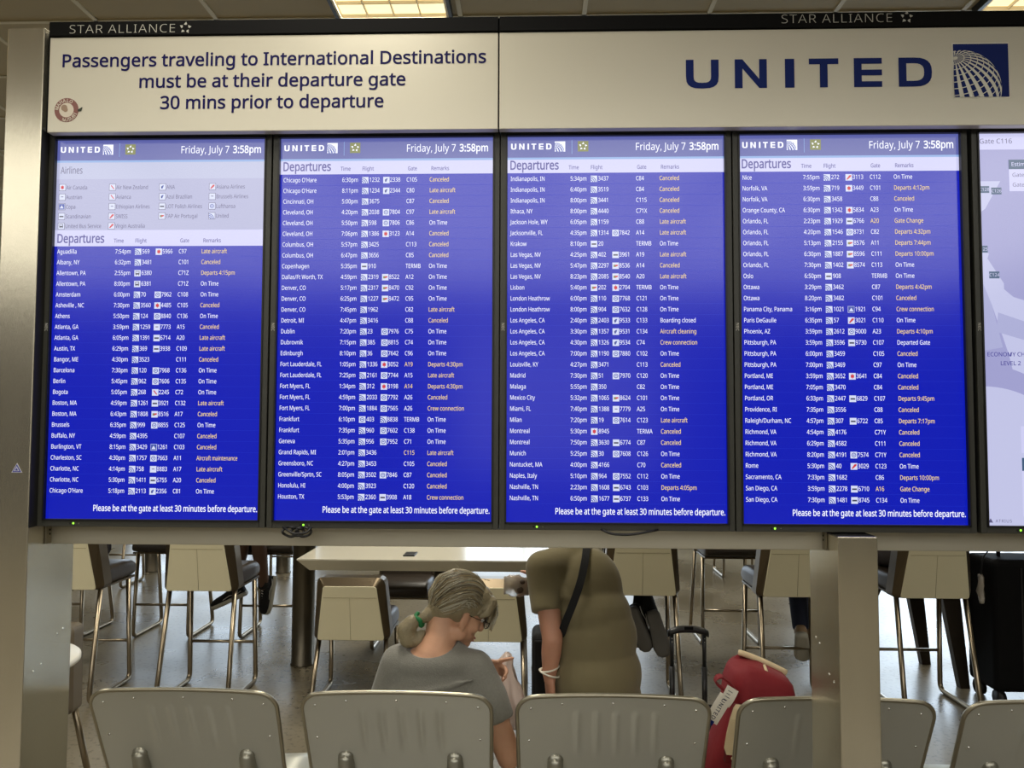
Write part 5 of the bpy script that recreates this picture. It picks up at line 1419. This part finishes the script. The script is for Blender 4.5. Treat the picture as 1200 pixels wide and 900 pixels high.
# ------------------------------------------------------------------ people
def V(*a): return Vector(a)
def hand(sf, wrist, f, n, thumb, curls=(.35, .4, .45, .5), size=1.0, wr=.024):
    """palm and five fingers melted onto the wrist; f points along the hand, n out of the palm, thumb to the thumb side"""
    f = f.normalized(); n = (n - f * n.dot(f)).normalized(); t = f.cross(n); t = t if t.dot(thumb) > 0 else -t
    s = size
    rot = Matrix((t, f, n)).transposed()
    sf.ell(wrist + f * .045 * s, (.037 * s, .050 * s, .0155 * s), rot)
    sf.limb([wrist - f * .02, wrist + f * .02 * s], [wr, .022 * s])
    for k, (o, L) in enumerate(((.028, .070), (.0095, .079), (-.0095, .074), (-.027, .058))):
        p = wrist + f * (.082 - .004 * abs(k - 1)) * s + t * o * s; pts = [p - f * .02 * s, p]; a = 0
        spread = t * (.10 - .07 * k)
        for q, fr in enumerate((.45, .32, .25)):
            a += curls[k] * (1.0 if q else .8)
            d = (f * cos(a) + n * sin(a) + spread * cos(a)).normalized()
            p = p + d * L * fr * s; pts.append(p)
        sf.limb(pts, [.0095 * s, .0092 * s, .0086 * s, .0080 * s, .0070 * s], seg=12)
    b = wrist + f * .025 * s + t * .028 * s
    d1 = (f * .65 + t * .65 + n * .35).normalized(); d2 = (f * .9 + t * .15 + n * .35).normalized()
    sf.limb([b - t * .012 * s, b + d1 * .035 * s, b + d1 * .035 * s + d2 * .030 * s, b + d1 * .035 * s + d2 * .052 * s], [.013 * s, .0110 * s, .0098 * s, .0080 * s], seg=12)

class Head:
    """a head frame: x to the person's right, y where the face points, z up"""
    def __init__(s, c, f, roll_=0.0):
        s.c = Vector(c); s.f = Vector(f).normalized()
        u = Vector((0, 0, 1)); s.u = (u - s.f * u.dot(s.f)).normalized(); s.r = s.f.cross(s.u)
        if roll_:
            R = Matrix.Rotation(roll_, 3, s.f); s.u = R @ s.u; s.r = R @ s.r
        s.R = Matrix((s.r, s.f, s.u)).transposed()
    def p(s, x, y, z): return s.c + s.r * x + s.f * y + s.u * z
    def flesh(s, sf):
        E = lambda c, r, rot=None: sf.ell(s.p(*c), r, s.R if rot is None else s.R @ rot)
        E((0, -.012, .030), (.070, .090, .080)); E((0, .030, -.010), (.063, .062, .085)); E((0, .042, -.055), (.052, .048, .048))
        E((0, .066, -.092), (.027, .026, .020))
        for q in (-1, 1):
            E((q * .040, .052, -.030), (.022, .030, .026)); E((q * .026, .078, .016), (.020, .012, .009)); E((q * .054, .010, -.068), (.016, .036, .024))
        sf.limb([s.p(0, .088, .010), s.p(0, .104, -.028)], [.0085, .0125]); E((0, .103, -.032), (.0135, .012, .009))
        E((0, .084, -.064), (.022, .012, .010)); E((0, .082, -.075), (.019, .011, .009))
        for q in (-1, 1):
            R2 = Matrix.Rotation(q * .35, 3, 'Z')
            E((q * .073, .008, -.018), (.0075, .019, .031), R2); E((q * .070, .012, -.040), (.0075, .011, .012))
    def features(s, parent, brow='hair_c'):
        for q in (-1, 1):
            m = MB(); m.ell(s.p(q * .028, .083, .002), (.0125, .0095, .0085), M['eye_white'], s.R); m.ell(s.p(q * .029, .0905, .001), (.0055, .003, .0055), M['eye_dark'], s.R); m.build('eye', parent)
            m = MB(); m.tube([s.p(q * .012, .094, .018), s.p(q * .028, .093, .024), s.p(q * .045, .083, .018)], [.002, .0032, .0015], M[brow], seg=8); m.build('eyebrow', parent)
        m = MB(); m.ell(s.p(0, .0955, -.065), (.019, .0045, .0045), M['lips'], s.R); m.ell(s.p(0, .0925, -.074), (.016, .0050, .0052), M['lips'], s.R); m.build('lips', parent)

def shoe(parent, ankle, toe, upper='black_cloth', sole='rubber', laces=True, up=None, L=.27):
    a = Vector(ankle); d = (Vector(toe) - a).normalized(); u = Vector(up) if up else Vector((0, 0, 1))
    u = (u - d * u.dot(d)); u = u.normalized() if u.length > .05 else d.cross(Vector((1, 0, 0))).normalized()
    s_ = d.cross(u)
    def W(x, y, z): return a + s_ * x + d * y + u * z
    secs = ((-.075, .026, .055), (-.055, .034, .075), (0, .037, .080), (.055, .040, .062), (.10, .045, .050), (.15, .046, .042), (.185, .036, .034), (.20, .018, .022))
    z0 = -.075; n = 16
    m = MB(); rg = []
    for y, w, h in secs:
        rg.append([W(w * math.copysign(abs(cos(2 * pi * k / n)) ** .7, cos(2 * pi * k / n)), y, z0 + .018 + h * (.5 + .5 * sin(2 * pi * k / n))) for k in range(n)])
    m.loft(rg, M[upper]); m.tube([W(0, -.012, z0 + .06), W(0, -.015, .030)], [.040, .039], M[upper], seg=16); sh = m.build('shoe', parent)
    m = MB(); rg = []
    for y, w, h in secs: rg.append([W(w * 1.10 * cx, y * 1.02, z0 + zz) for cx, zz in ((-1, 0), (-.5, -.004), (.5, -.004), (1, 0), (1.02, .026), (.5, .030), (-.5, .030), (-1.02, .026))])
    m.loft(rg, M[sole]); m.build('sole', sh)
    if laces:
        m = MB()
        for k in range(5):
            y = .035 + k * .018; h = z0 + .018 + .070 - k * .0065
            m.tube([W(-.022, y - .005, h - .012), W(0, y, h), W(.022, y + .006, h - .012)], .003, M['lace'], seg=6); m.tube([W(.022, y - .005, h - .012), W(0, y, h), W(-.022, y + .006, h - .012)], .003, M['lace'], seg=6)
        m.build('laces', sh)
        m = MB()
        for q in (-1, 1):
            m.tube([W(q * .041, .09, z0 + .040), W(q * .044, .03, z0 + .052), W(q * .042, -.02, z0 + .040), W(q * .038, -.06, z0 + .05)], .003, M['lace'], seg=6)
        m.build('side_stripe', sh)
    return sh

# ---- the grey-haired person in the second bench seat
wo = thing('person', 'grey-haired person with a low ponytail and grey T-shirt sitting bent over in a bench seat', 'person', (-.33, 2.62, .43))
H = Head((-.262, 2.690, .990), (.80, .34, -.44), roll_=0.0)
sf = Soft()
H.flesh(sf)
sf.limb([V(-.342, 2.625, .845), V(-.318, 2.650, .905), H.p(0, -.040, -.045)], [.070, .056, .054])
sf.ell((-.340, 2.622, .832), (.120, .078, .052)); sf.ell((-.33, 2.64, .68), (.145, .090, .20)); sf.ell((-.33, 2.63, .50), (.165, .115, .085))
LS, RS = V(-.466, 2.63, .826), V(-.190, 2.625, .812)
LE, RE = V(-.545, 2.78, .600), V(-.084, 2.590, .535)
LW, RW = V(-.205, 2.840, .732), V(-.135, 2.850, .600)
sf.limb([V(-.335, 2.63, .82), LS + V(0, 0, -.012), LE], [.050, .046, .040]); sf.limb([LE, LE.lerp(LW, .35), LW], [.038, .039, .025])
sf.limb([V(-.335, 2.63, .82), RS + V(0, 0, -.012), RS.lerp(RE, .5), RE], [.050, .046, .047, .039]); sf.limb([RE, RE.lerp(RW, .35), RW], [.038, .040, .026])
hand(sf, LW, V(1, -.10, .25), V(.1, -.85, -.45), V(0, -.4, 1), curls=(.06, .72, .80, .85), size=.95)
hand(sf, RW, V(.15, .75, .35), V(-.9, .1, .2), V(0, -.2, 1), curls=(.5, .6, .65, .7), size=.95)
sf.finish('body', M['skin'], wo, voxel=.0052, smooth=3)
# T-shirt: wide neck, half sleeves
sf = Soft()
sf.ell((-.328, 2.645, .70), (.172, .122, .215)); sf.ell((-.33, 2.64, .52), (.182, .130, .11))
sf.ell((-.335, 2.628, .828), (.150, .094, .062))
sf.limb([V(-.335, 2.63, .828), LS + V(.01, 0, -.004), LS.lerp(LE, .62)], [.066, .064, .058], ball=(True, False))
sf.limb([V(-.335, 2.63, .828), RS + V(-.01, 0, -.004), RS.lerp(RE, .34), RS.lerp(RE, .60)], [.066, .064, .066, .064], ball=(True, False))
for k in range(5):                                                   # soft folds across the back
    a = k * .5
    sf.limb([V(-.46 + .05 * k, 2.545 + .004 * k, .74 - .035 * k), V(-.34 + .02 * k, 2.530, .765 - .05 * k), V(-.20, 2.545, .80 - .05 * k)], [.006, .012, .006])
sf.finish('t_shirt', M['tshirt'], wo, voxel=.0065, smooth=4, cut=[((-.347, 2.600, .912), (.100, .125, .052), Matrix.Rotation(-.06, 3, 'Y'))])
sf = Soft()
for q in (-1, 1):
    sf.limb([V(-.33 + q * .085, 2.64, .515), V(-.33 + q * .10, 3.02, .50), V(-.33 + q * .10, 3.04, .12)], [.095, .068, .048])
sf.ell((-.33, 2.62, .505), (.178, .125, .075))
sf.finish('trousers', M['navy_cloth'], wo, voxel=.011, smooth=3)
for q in (-1, 1): shoe(wo, (-.33 + q * .10, 3.03, .085), (-.33 + q * .12, 3.3, .085), 'rubber_gr', 'rubber')
H.features(wo)
# hair: a smooth cap drawn back to a tied, folded ponytail, with loose strands over it
sf = Soft()
sf.ell(H.p(0, -.020, .034), (.083, .100, .090), H.R); sf.ell(H.p(0, .040, .062), (.072, .056, .052), H.R); sf.ell(H.p(0, -.058, -.010), (.062, .052, .056), H.R)
for q in (-1, 1): sf.limb([H.p(q * .050, .080, .068), H.p(q * .066, .072, .035), H.p(q * .070, .056, .012)], [.022, .018, .008])
sf.limb([H.p(0, .074, .076), H.p(.030, .094, .052), H.p(.044, .102, .020), H.p(.048, .102, .0)], [.026, .017, .011, .005])
TIE = H.p(.004, -.112, -.078)
sf.limb([H.p(0, -.070, -.035), TIE], [.038, .016])
sf.finish('hair', M['hair'], wo, voxel=.0055, smooth=3)
hr = bpy.data.objects['hair']
rnd = random.Random(3)
m = MB(); cc = V(0, -.018, .034); ax = (.0845, .1035, .0935)
tl = Vector((TIE - H.c).dot(w) for w in (H.r, H.f, H.u))
td = Vector(((tl.x - cc.x) / ax[0], (tl.y - cc.y) / ax[1], (tl.z - cc.z) / ax[2])).normalized()
for k in range(340):
    an = rnd.uniform(-.62 * pi, .62 * pi)                             # round the hairline, ear to ear over the brow
    sd = V(sin(an) * .98, cos(an) * .78 + .10, .42 * cos(an * .8) - .18 * abs(sin(an)) + rnd.uniform(-.12, .35)).normalized()
    pts = []; jit = rnd.uniform(1.012, 1.055); wob = rnd.uniform(-.12, .12)
    md = V(sin(an) * 1.02, -.10, cos(an) * .95 + .10 + .25 * abs(sin(an)) * rnd.uniform(-1, 1)).normalized()
    for i in range(13):
        tt = i / 12 * .94
        d = (sd * (1 - tt) ** 2 + md * 2 * tt * (1 - tt) * 1.15 + td * tt * tt)
        d = (d + V(wob * sin(pi * tt), 0, wob * .5 * sin(pi * tt))).normalized()
        pts.append(H.p(cc.x + d.x * ax[0] * jit, cc.y + d.y * ax[1] * jit, cc.z + d.z * ax[2] * jit))
    pts.append(TIE + V(rnd.uniform(-.012, .012), rnd.uniform(-.012, .012), rnd.uniform(-.012, .012)))
    m.tube(pts, [.0004] + [rnd.uniform(.0010, .0019)] * 12 + [.0012], M[rnd.choice(('hair_a', 'hair_a', 'hair_b', 'hair_c', 'hair'))], seg=5)
for k in range(110):                                                   # fringe and flyaway hairs
    x0 = rnd.uniform(-.045, .055); p0 = H.p(x0, rnd.uniform(.055, .085), rnd.uniform(.070, .098)); pts = [p0]
    if k < 92:
        for i, (dy, dz) in enumerate(((.026, -.020), (.036, -.046), (.038, -.076), (.034, -.096))): pts.append(H.p(x0 + .012 * (i + 1) * .4, .078 + dy * rnd.uniform(.85, 1.1), .088 + dz * rnd.uniform(.9, 1.1)))
    else:
        p0 = H.p(x0, rnd.uniform(-.06, .05), .120); pts = [p0, p0 + H.u * .008 + H.f * rnd.uniform(-.01, .02), p0 + H.u * rnd.uniform(.006, .016) + H.f * rnd.uniform(-.03, .04)]
    m.tube(pts, .0007 if k >= 92 else .0013, M[rnd.choice(('hair_a', 'hair_a', 'hair_b'))], seg=5)
m.build('hair_strands', hr)
sf = Soft()
B0 = TIE + V(-.004, -.004, -.002)
sf.limb([B0, B0 + V(-.022, -.010, -.006), B0 + V(-.044, -.014, -.030), B0 + V(-.036, -.010, -.062), B0 + V(-.006, -.006, -.066), B0 + V(.010, -.004, -.044)], [.016, .026, .030, .030, .024, .014])
sf.finish('ponytail', M['hair'], hr, voxel=.005, smooth=3)
m = MB()
for k in range(60):
    o1, o2, o3 = rnd.uniform(-1, 1), rnd.uniform(-1, 1), rnd.uniform(.85, 1.08)
    pts = []
    for i in range(12):
        a = i / 11 * 4.1; rr_ = .034 * (1 + .45 * o1)
        pts.append(B0 + V(-.018 - rr_ * sin(a) * .95, -.010 - .028 * sqrt(max(0, 1 - o1 * o1)) * o3 * sin(pi * min(1, i / 7)) , -.034 + rr_ * cos(a)))
    m.tube(pts, .0013, M[rnd.choice(('hair_a', 'hair_b', 'hair_c'))], seg=5)
m.build('ponytail_strands', hr)
m = MB(); dtie = V(-.75, -.05, -.45).normalized(); q1_ = dtie.cross(V(0, 1, 0)).normalized(); q2_ = dtie.cross(q1_)
m.tube([B0 + q1_ * .0205 * cos(a * pi / 10) + q2_ * .0205 * sin(a * pi / 10) + dtie * .004 * sin(a) for a in range(20)], .0075, M['green'], seg=10, closed=True); m.build('hair_tie', hr)
# spectacles
sp = MB()
for q in (-1, 1):
    sp.tube([H.p(q * .031 + .021 * cos(a * pi / 9), .106, -.004 + .016 * sin(a * pi / 9)) for a in range(18)], .0013, M['frame_dk'], seg=6, closed=True)
    sp.tube([H.p(q * .053, .104, .004), H.p(q * .069, .060, .002), H.p(q * .075, .012, .002), H.p(q * .074, .0, -.010)], .0012, M['frame_dk'], seg=6)
sp.tube([H.p(-.010, .106, .0), H.p(0, .108, .004), H.p(.010, .106, .0)], .0012, M['frame_dk'], seg=6)
g_ = thing('spectacles', 'thin dark-framed glasses on the face of the grey-haired person', 'glasses', H.p(0, .106, 0))
sp.build('spectacle_frame', g_)
for q in (-1, 1):
    m = MB(); m.add([H.p(q * .031 + .020 * cos(a * pi / 9), .106, -.004 + .015 * sin(a * pi / 9)) for a in range(18)], [list(range(18))], M['glass']); m.build('lens', g_)
# forearm tattoo and fingernail
m = MB(); ta = RE.lerp(RW, .30) + V(.010, -.006, .0375); 
m.tube([RE.lerp(RW, .22) + V(.004, -.032, .022), RE.lerp(RW, .36) + V(.006, -.030, .026), RE.lerp(RW, .48) + V(.006, -.026, .026)], [.003, .006, .003], M['tattoo'], seg=6); m.build('tattoo', wo)

# crumpled plastic bag in the lap
m = MB(); rg = []; rnd = random.Random(11)
ctr = [(-.100, 2.922, .772, .010), (-.104, 2.918, .750, .022), (-.108, 2.905, .715, .032), (-.106, 2.885, .67, .046), (-.104, 2.87, .63, .056), (-.095, 2.85, .58, .062), (-.105, 2.86, .54, .058), (-.11, 2.87, .52, .030)]
for (x, y, z, r) in ctr:
    fr_ = rnd.uniform(0, 6)
    rg.append([(x + r * cos(2 * pi * k / 26) * (1 + .30 * sin(5 * 2 * pi * k / 26 + fr_)), y + r * .8 * sin(2 * pi * k / 26) * (1 + .22 * cos(7 * 2 * pi * k / 26 + fr_)), z + .006 * sin(3 * k + fr_)) for k in range(26)])
m.loft(rg, M['plastic'])
tag(m.build('plastic_bag'), 'crumpled pale pink plastic bag held by the grey-haired person', 'plastic bag')

# ---- the stooping person in olive
mn = thing('person', 'person in an olive T-shirt stooping forward with a black strap across the back', 'person', (.23, 2.95, 0))
sf = Soft()
LS, RS = V(.035, 2.925, 1.085), V(.215, 3.10, 1.105)
LE, RE = V(.066, 2.845, .850), V(.215, 3.290, .915)
LW, RW = V(.056, 2.870, .715), V(.035, 3.225, .955)
Hm = Head((.115, 3.330, 1.300), (-.20, .75, -.62))
Hm.flesh(sf)
sf.limb([V(.165, 3.05, 1.10), V(.145, 3.16, 1.175), V(.14, 3.19, 1.19), Hm.p(0, -.04, -.05)], [.065, .060, .058, .056])
sf.ell((.19, 3.00, .95), (.115, .085, .16)); sf.ell((.225, 2.94, .80), (.140, .110, .13))
sf.limb([V(.165, 3.02, 1.09), LS, LS.lerp(LE, .5), LE], [.07, .050, .045, .038]); sf.limb([LE, LE.lerp(LW, .4), LW], [.038, .037, .026])
sf.limb([V(.165, 3.02, 1.09), RS, RE], [.07, .050, .038]); sf.limb([RE, RE.lerp(RW, .4), RW], [.037, .037, .026])
hand(sf, LW, V(.05, .10, -1), V(.9, .35, 0), V(.2, 1, 0), curls=(.35, .4, .45, .5))
hand(sf, RW, V(-1, -.10, .05), V(0, .95, .1), V(0, -.1, 1), curls=(.40, .55, .6, .6), size=.95)
sf.finish('body', M['skin2'], mn, voxel=.006, smooth=3)
sf = Soft()
sf.ell((.150, 3.03, 1.085), (.140, .105, .085)); sf.ell((.195, 2.975, .98), (.142, .115, .18), Matrix.Rotation(.16, 3, 'Y'))
sf.ell((.225, 2.945, .83), (.163, .135, .17)); sf.ell((.232, 2.94, .70), (.172, .145, .16)); sf.ell((.235, 2.94, .62), (.168, .14, .10))
sf.ell((.212, 2.955, .90), (.158, .132, .15))
sf.limb([V(.16, 3.02, 1.10), V(.148, 3.13, 1.165)], [.088, .082])
sf.limb([V(.15, 3.02, 1.095), LS + V(-.004, 0, .005), V(.040, 2.905, 1.0), V(.044, 2.875, .938)], [.075, .066, .061, .055], ball=(True, False))
sf.limb([V(.165, 3.02, 1.095), RS, RS.lerp(RE, .55)], [.075, .064, .056], ball=(True, False))
for (a, b, c_, r) in (((.10, 2.90, 1.06), (.12, 2.87, .99), (.13, 2.86, .92), .012),):
    sf.limb([V(*a), V(*b), V(*c_)], [.004, r, .004])
sf.finish('t_shirt', M['olive'], mn, voxel=.008, smooth=5, cut=None)
sf = Soft()
for q in (-1, 1): sf.limb([V(.232 + q * .075, 2.95, .66), V(.232 + q * .085, 3.04, .42), V(.232 + q * .085, 3.02, .09)], [.090, .066, .050])
sf.ell((.232, 2.95, .68), (.150, .120, .10))
sf.finish('trousers', M['beige_cloth'], mn, voxel=.011, smooth=3)
for q in (-1, 1): shoe(mn, (.232 + q * .085, 3.01, .085), (.232 + q * .10, 3.26, .085), 'brown_cloth', 'rubber_gr')
Hm.features(mn)
sf = Soft(); sf.ell(Hm.p(0, -.022, .036), (.080, .096, .088), Hm.R); sf.ell(Hm.p(0, .035, .068), (.070, .055, .042), Hm.R)
sf.finish('hair', M['hair_dk'], mn, voxel=.009, smooth=3)
# bracelets are worn: things of their own
m = MB()
for (dz, r, tilt) in ((.052, .034, .25), (.036, .036, -.30)):
    cz_ = LW + V(0, -.002, dz - .030)
    m.tube([(cz_.x + r * cos(a * pi / 12), cz_.y + r * sin(a * pi / 12), cz_.z + tilt * r * cos(a * pi / 12)) for a in range(24)], .0034, M['bracelet'], seg=8, closed=True)
tag(m.build('bracelet'), 'white double bracelet on the wrist of the person in olive', 'bracelet')
# shoulder bag with its strap over the back
sb = thing('shoulder_bag', 'black shoulder bag hanging in front of the person in olive', 'shoulder bag', (.00, 3.10, .56))
m = MB(); m.box((.045, 3.135, .655), (.110, .18, .31), M['black_cloth'], bev=.028, seg=4); m.build('bag_body', sb)
m = MB(); m.box((.045, 3.038, .73), (.090, .012, .12), M['black_cloth'], bev=.005); m.build('flap', sb)
m = MB()
sp_ = [(.215, 3.045, 1.178), (.200, 2.965, 1.180), (.190, 2.895, 1.130), (.168, 2.850, 1.050), (.138, 2.828, .975), (.112, 2.822, .915), (.098, 2.845, .865), (.080, 2.98, .83), (.060, 3.06, .80)]
sp_ = arc(sp_, .05, 4); rg = []
for i, p in enumerate(sp_):
    a_ = sp_[max(0, i - 1)]; b_ = sp_[min(len(sp_) - 1, i + 1)]; d = (b_ - a_).normalized(); sd = d.cross(V(0, -1, .15)).normalized(); nn = d.cross(sd)
    rg.append([p + sd * .014 + nn * .003, p - sd * .014 + nn * .003, p - sd * .014 - nn * .003, p + sd * .014 - nn * .003])
m.loft(rg, M['black_cloth'], smooth=False); m.build('strap', sb)
pk = thing('snack_package', 'clear crinkled package held out by the person in olive', 'package', (-.065, 3.19, .97))
m = MB(); rg = []
for i in range(9):
    x = -.125 + .098 * i / 8; h = .046 - .006 * abs(i - 4) * .4; w = .004 + .013 * sin(pi * i / 8)
    rg.append([(x + .004 * sin(i * 1.7), 3.185 + w * cos(a * pi / 8), .968 - .06 * (x + .076) + h * sin(a * pi / 8) + .003 * sin(i * 2 + a)) for a in range(16)])
m.loft(rg, M['clear']); m.build('wrapper', pk)
m = MB(); m.ell((-.090, 3.184, .978), (.018, .014, .022), M['louvre']); m.ell((-.062, 3.182, .955), (.020, .015, .018), M['photo_dk']); m.ell((-.052, 3.183, .985), (.016, .013, .012), M['photo_dk']); m.build('contents', pk)

# ---- people on the bar stools, mostly hidden behind the display
def sitter(label, root, face, shirt, trousers, skin, hair, legs, shoes, shorts=False, lean=.05, hands=None):
    """face=+1 looks away from the viewer, -1 towards; legs: two of (knee, ankle, toe) in local metres"""
    t = thing('person', label, 'person', (root[0], root[1], .77))
    X = lambda p: Vector((root[0] + face * p[0], root[1] + face * p[1], p[2]))
    sf = Soft(); Hh = Head(X((0, .10, 1.50)), V(0, face * .9, -.25)); Hh.flesh(sf)
    sf.limb([X((0, .06, 1.27)), X((0, .08, 1.38)), Hh.p(0, -.03, -.06)], [.07, .058, .055])
    sf.ell(X((0, .05, 1.08)), (.15, .10, .22)); sf.ell(X((0, .03, .88)), (.15, .11, .10))
    sh = []
    for q in (-1, 1):
        a, b = X((q * .19, .06, 1.255)), X((q * .25, .14, .99)); c = X(hands[0 if q < 0 else 1]) if hands else X((q * .14, .36, 1.075))
        sf.limb([X((0, .06, 1.25)), a, b], [.06, .052, .040]); sf.limb([b, b.lerp(c, .4), c], [.039, .038, .026]); sh.append((a, b))
        hand(sf, c, (c - b) + V(0, face * .05, 0), V(0, 0, -1), X((0, 0, 0)) - X((q, 0, 0)), size=.95)
    for (k, a, toe) in legs: sf.limb([X((k[0] * .6, .05, .87)), X(k), X(k).lerp(X(a), .35), X(a)], [.070, .050, .054, .034])
    sf.finish('body', M[skin], t, voxel=.0075, smooth=2)
    sf = Soft(); sf.ell(X((0, .05, 1.07)), (.172, .125, .23)); sf.ell(X((0, .035, .90)), (.172, .130, .10)); sf.ell(X((0, .06, 1.24)), (.16, .09, .06))
    for a, b in sh: sf.limb([X((0, .06, 1.245)), a, a.lerp(b, .6)], [.07, .065, .056])
    sf.finish('shirt', M[shirt], t, voxel=.011, smooth=3)
    sf = Soft(); sf.ell(X((0, .03, .865)), (.172, .140, .085))
    for (k, a, toe) in legs:
        if shorts: sf.limb([X((k[0] * .6, .05, .87)), X((k[0] * .6, .05, .87)).lerp(X(k), .85)], [.088, .074])
        else: sf.limb([X((k[0] * .6, .05, .87)), X(k), X(k).lerp(X(a), .92)], [.088, .068, .050])
    sf.finish('shorts' if shorts else 'trousers', M[trousers], t, voxel=.010, smooth=3)
    for (k, a, toe) in legs: shoe(t, X(a), X(toe), shoes[0], shoes[1], shoes[2], up=(X(k) - X(a)))
    Hh.features(t, 'hair_c')
    sf = Soft(); sf.ell(Hh.p(0, -.020, .036), (.081, .098, .090), Hh.R); sf.ell(Hh.p(0, .032, .068), (.070, .058, .045), Hh.R)
    sf.finish('hair', M[hair], t, voxel=.011, smooth=3)
    return t
sitter('seated person in khaki shorts and black canvas shoes, beyond the left bar stools', (-2.0, 6.06), -1, 'black_cloth', 'beige_cloth', 'skin_dk', 'hair_dk',
       [((.02, .46, .80), (-.005, .37, .420), (.03, .40, .20)), ((.12, .44, .84), (.225, .37, .395), (.44, .37, .30))], ('black_cloth', 'rubber', True), shorts=True)
sitter('seated person with black trousers and crossed black shoes, just past the person in olive', (.62, 4.60), 1, 'maroon_cloth', 'black_cloth', 'skin_dk', 'hair_dk',
       [((-.02, .46, .78), (.10, .150, .440), (.16, .160, .22)), ((.12, .46, .78), (.02, .165, .470), (.10, .175, .26))], ('black_cloth', 'rubber_gr', True))
sitter('seated person with navy trousers and a tan shoe, half hidden by the short steel post', (1.50, 4.60), 1, 'navy_cloth', 'navy_cloth', 'skin_dk', 'hair_dk',
       [((.17, .44, .79), (.150, .28, .345), (.20, .41, .20)), ((.12, .48, .79), (.305, .56, .30), (.33, .70, .16))], ('tan_shoe', 'rubber', False))
sitter('seated person in dark clothes on the leftmost bar stool', (-2.765, 4.60), 1, 'maroon_cloth', 'maroon_cloth', 'skin_dk', 'hair_dk',
       [((-.10, .44, .80), (-.42, .40, .42), (-.56, .54, .36)), ((-.22, .40, .80), (-.54, .30, .42), (-.66, .46, .36))], ('black_cloth', 'rubber', True))
sitter('seated person in dark brown on the bar stool right of the short steel post', (2.275, 4.60), 1, 'brown_cloth', 'brown_cloth', 'skin_dk', 'hair_dk',
       [((-.02, .46, .80), (-.21, .46, .36), (-.30, .66, .33)), ((-.14, .46, .80), (-.30, .40, .36), (-.38, .60, .33))], ('black_cloth', 'rubber', True))
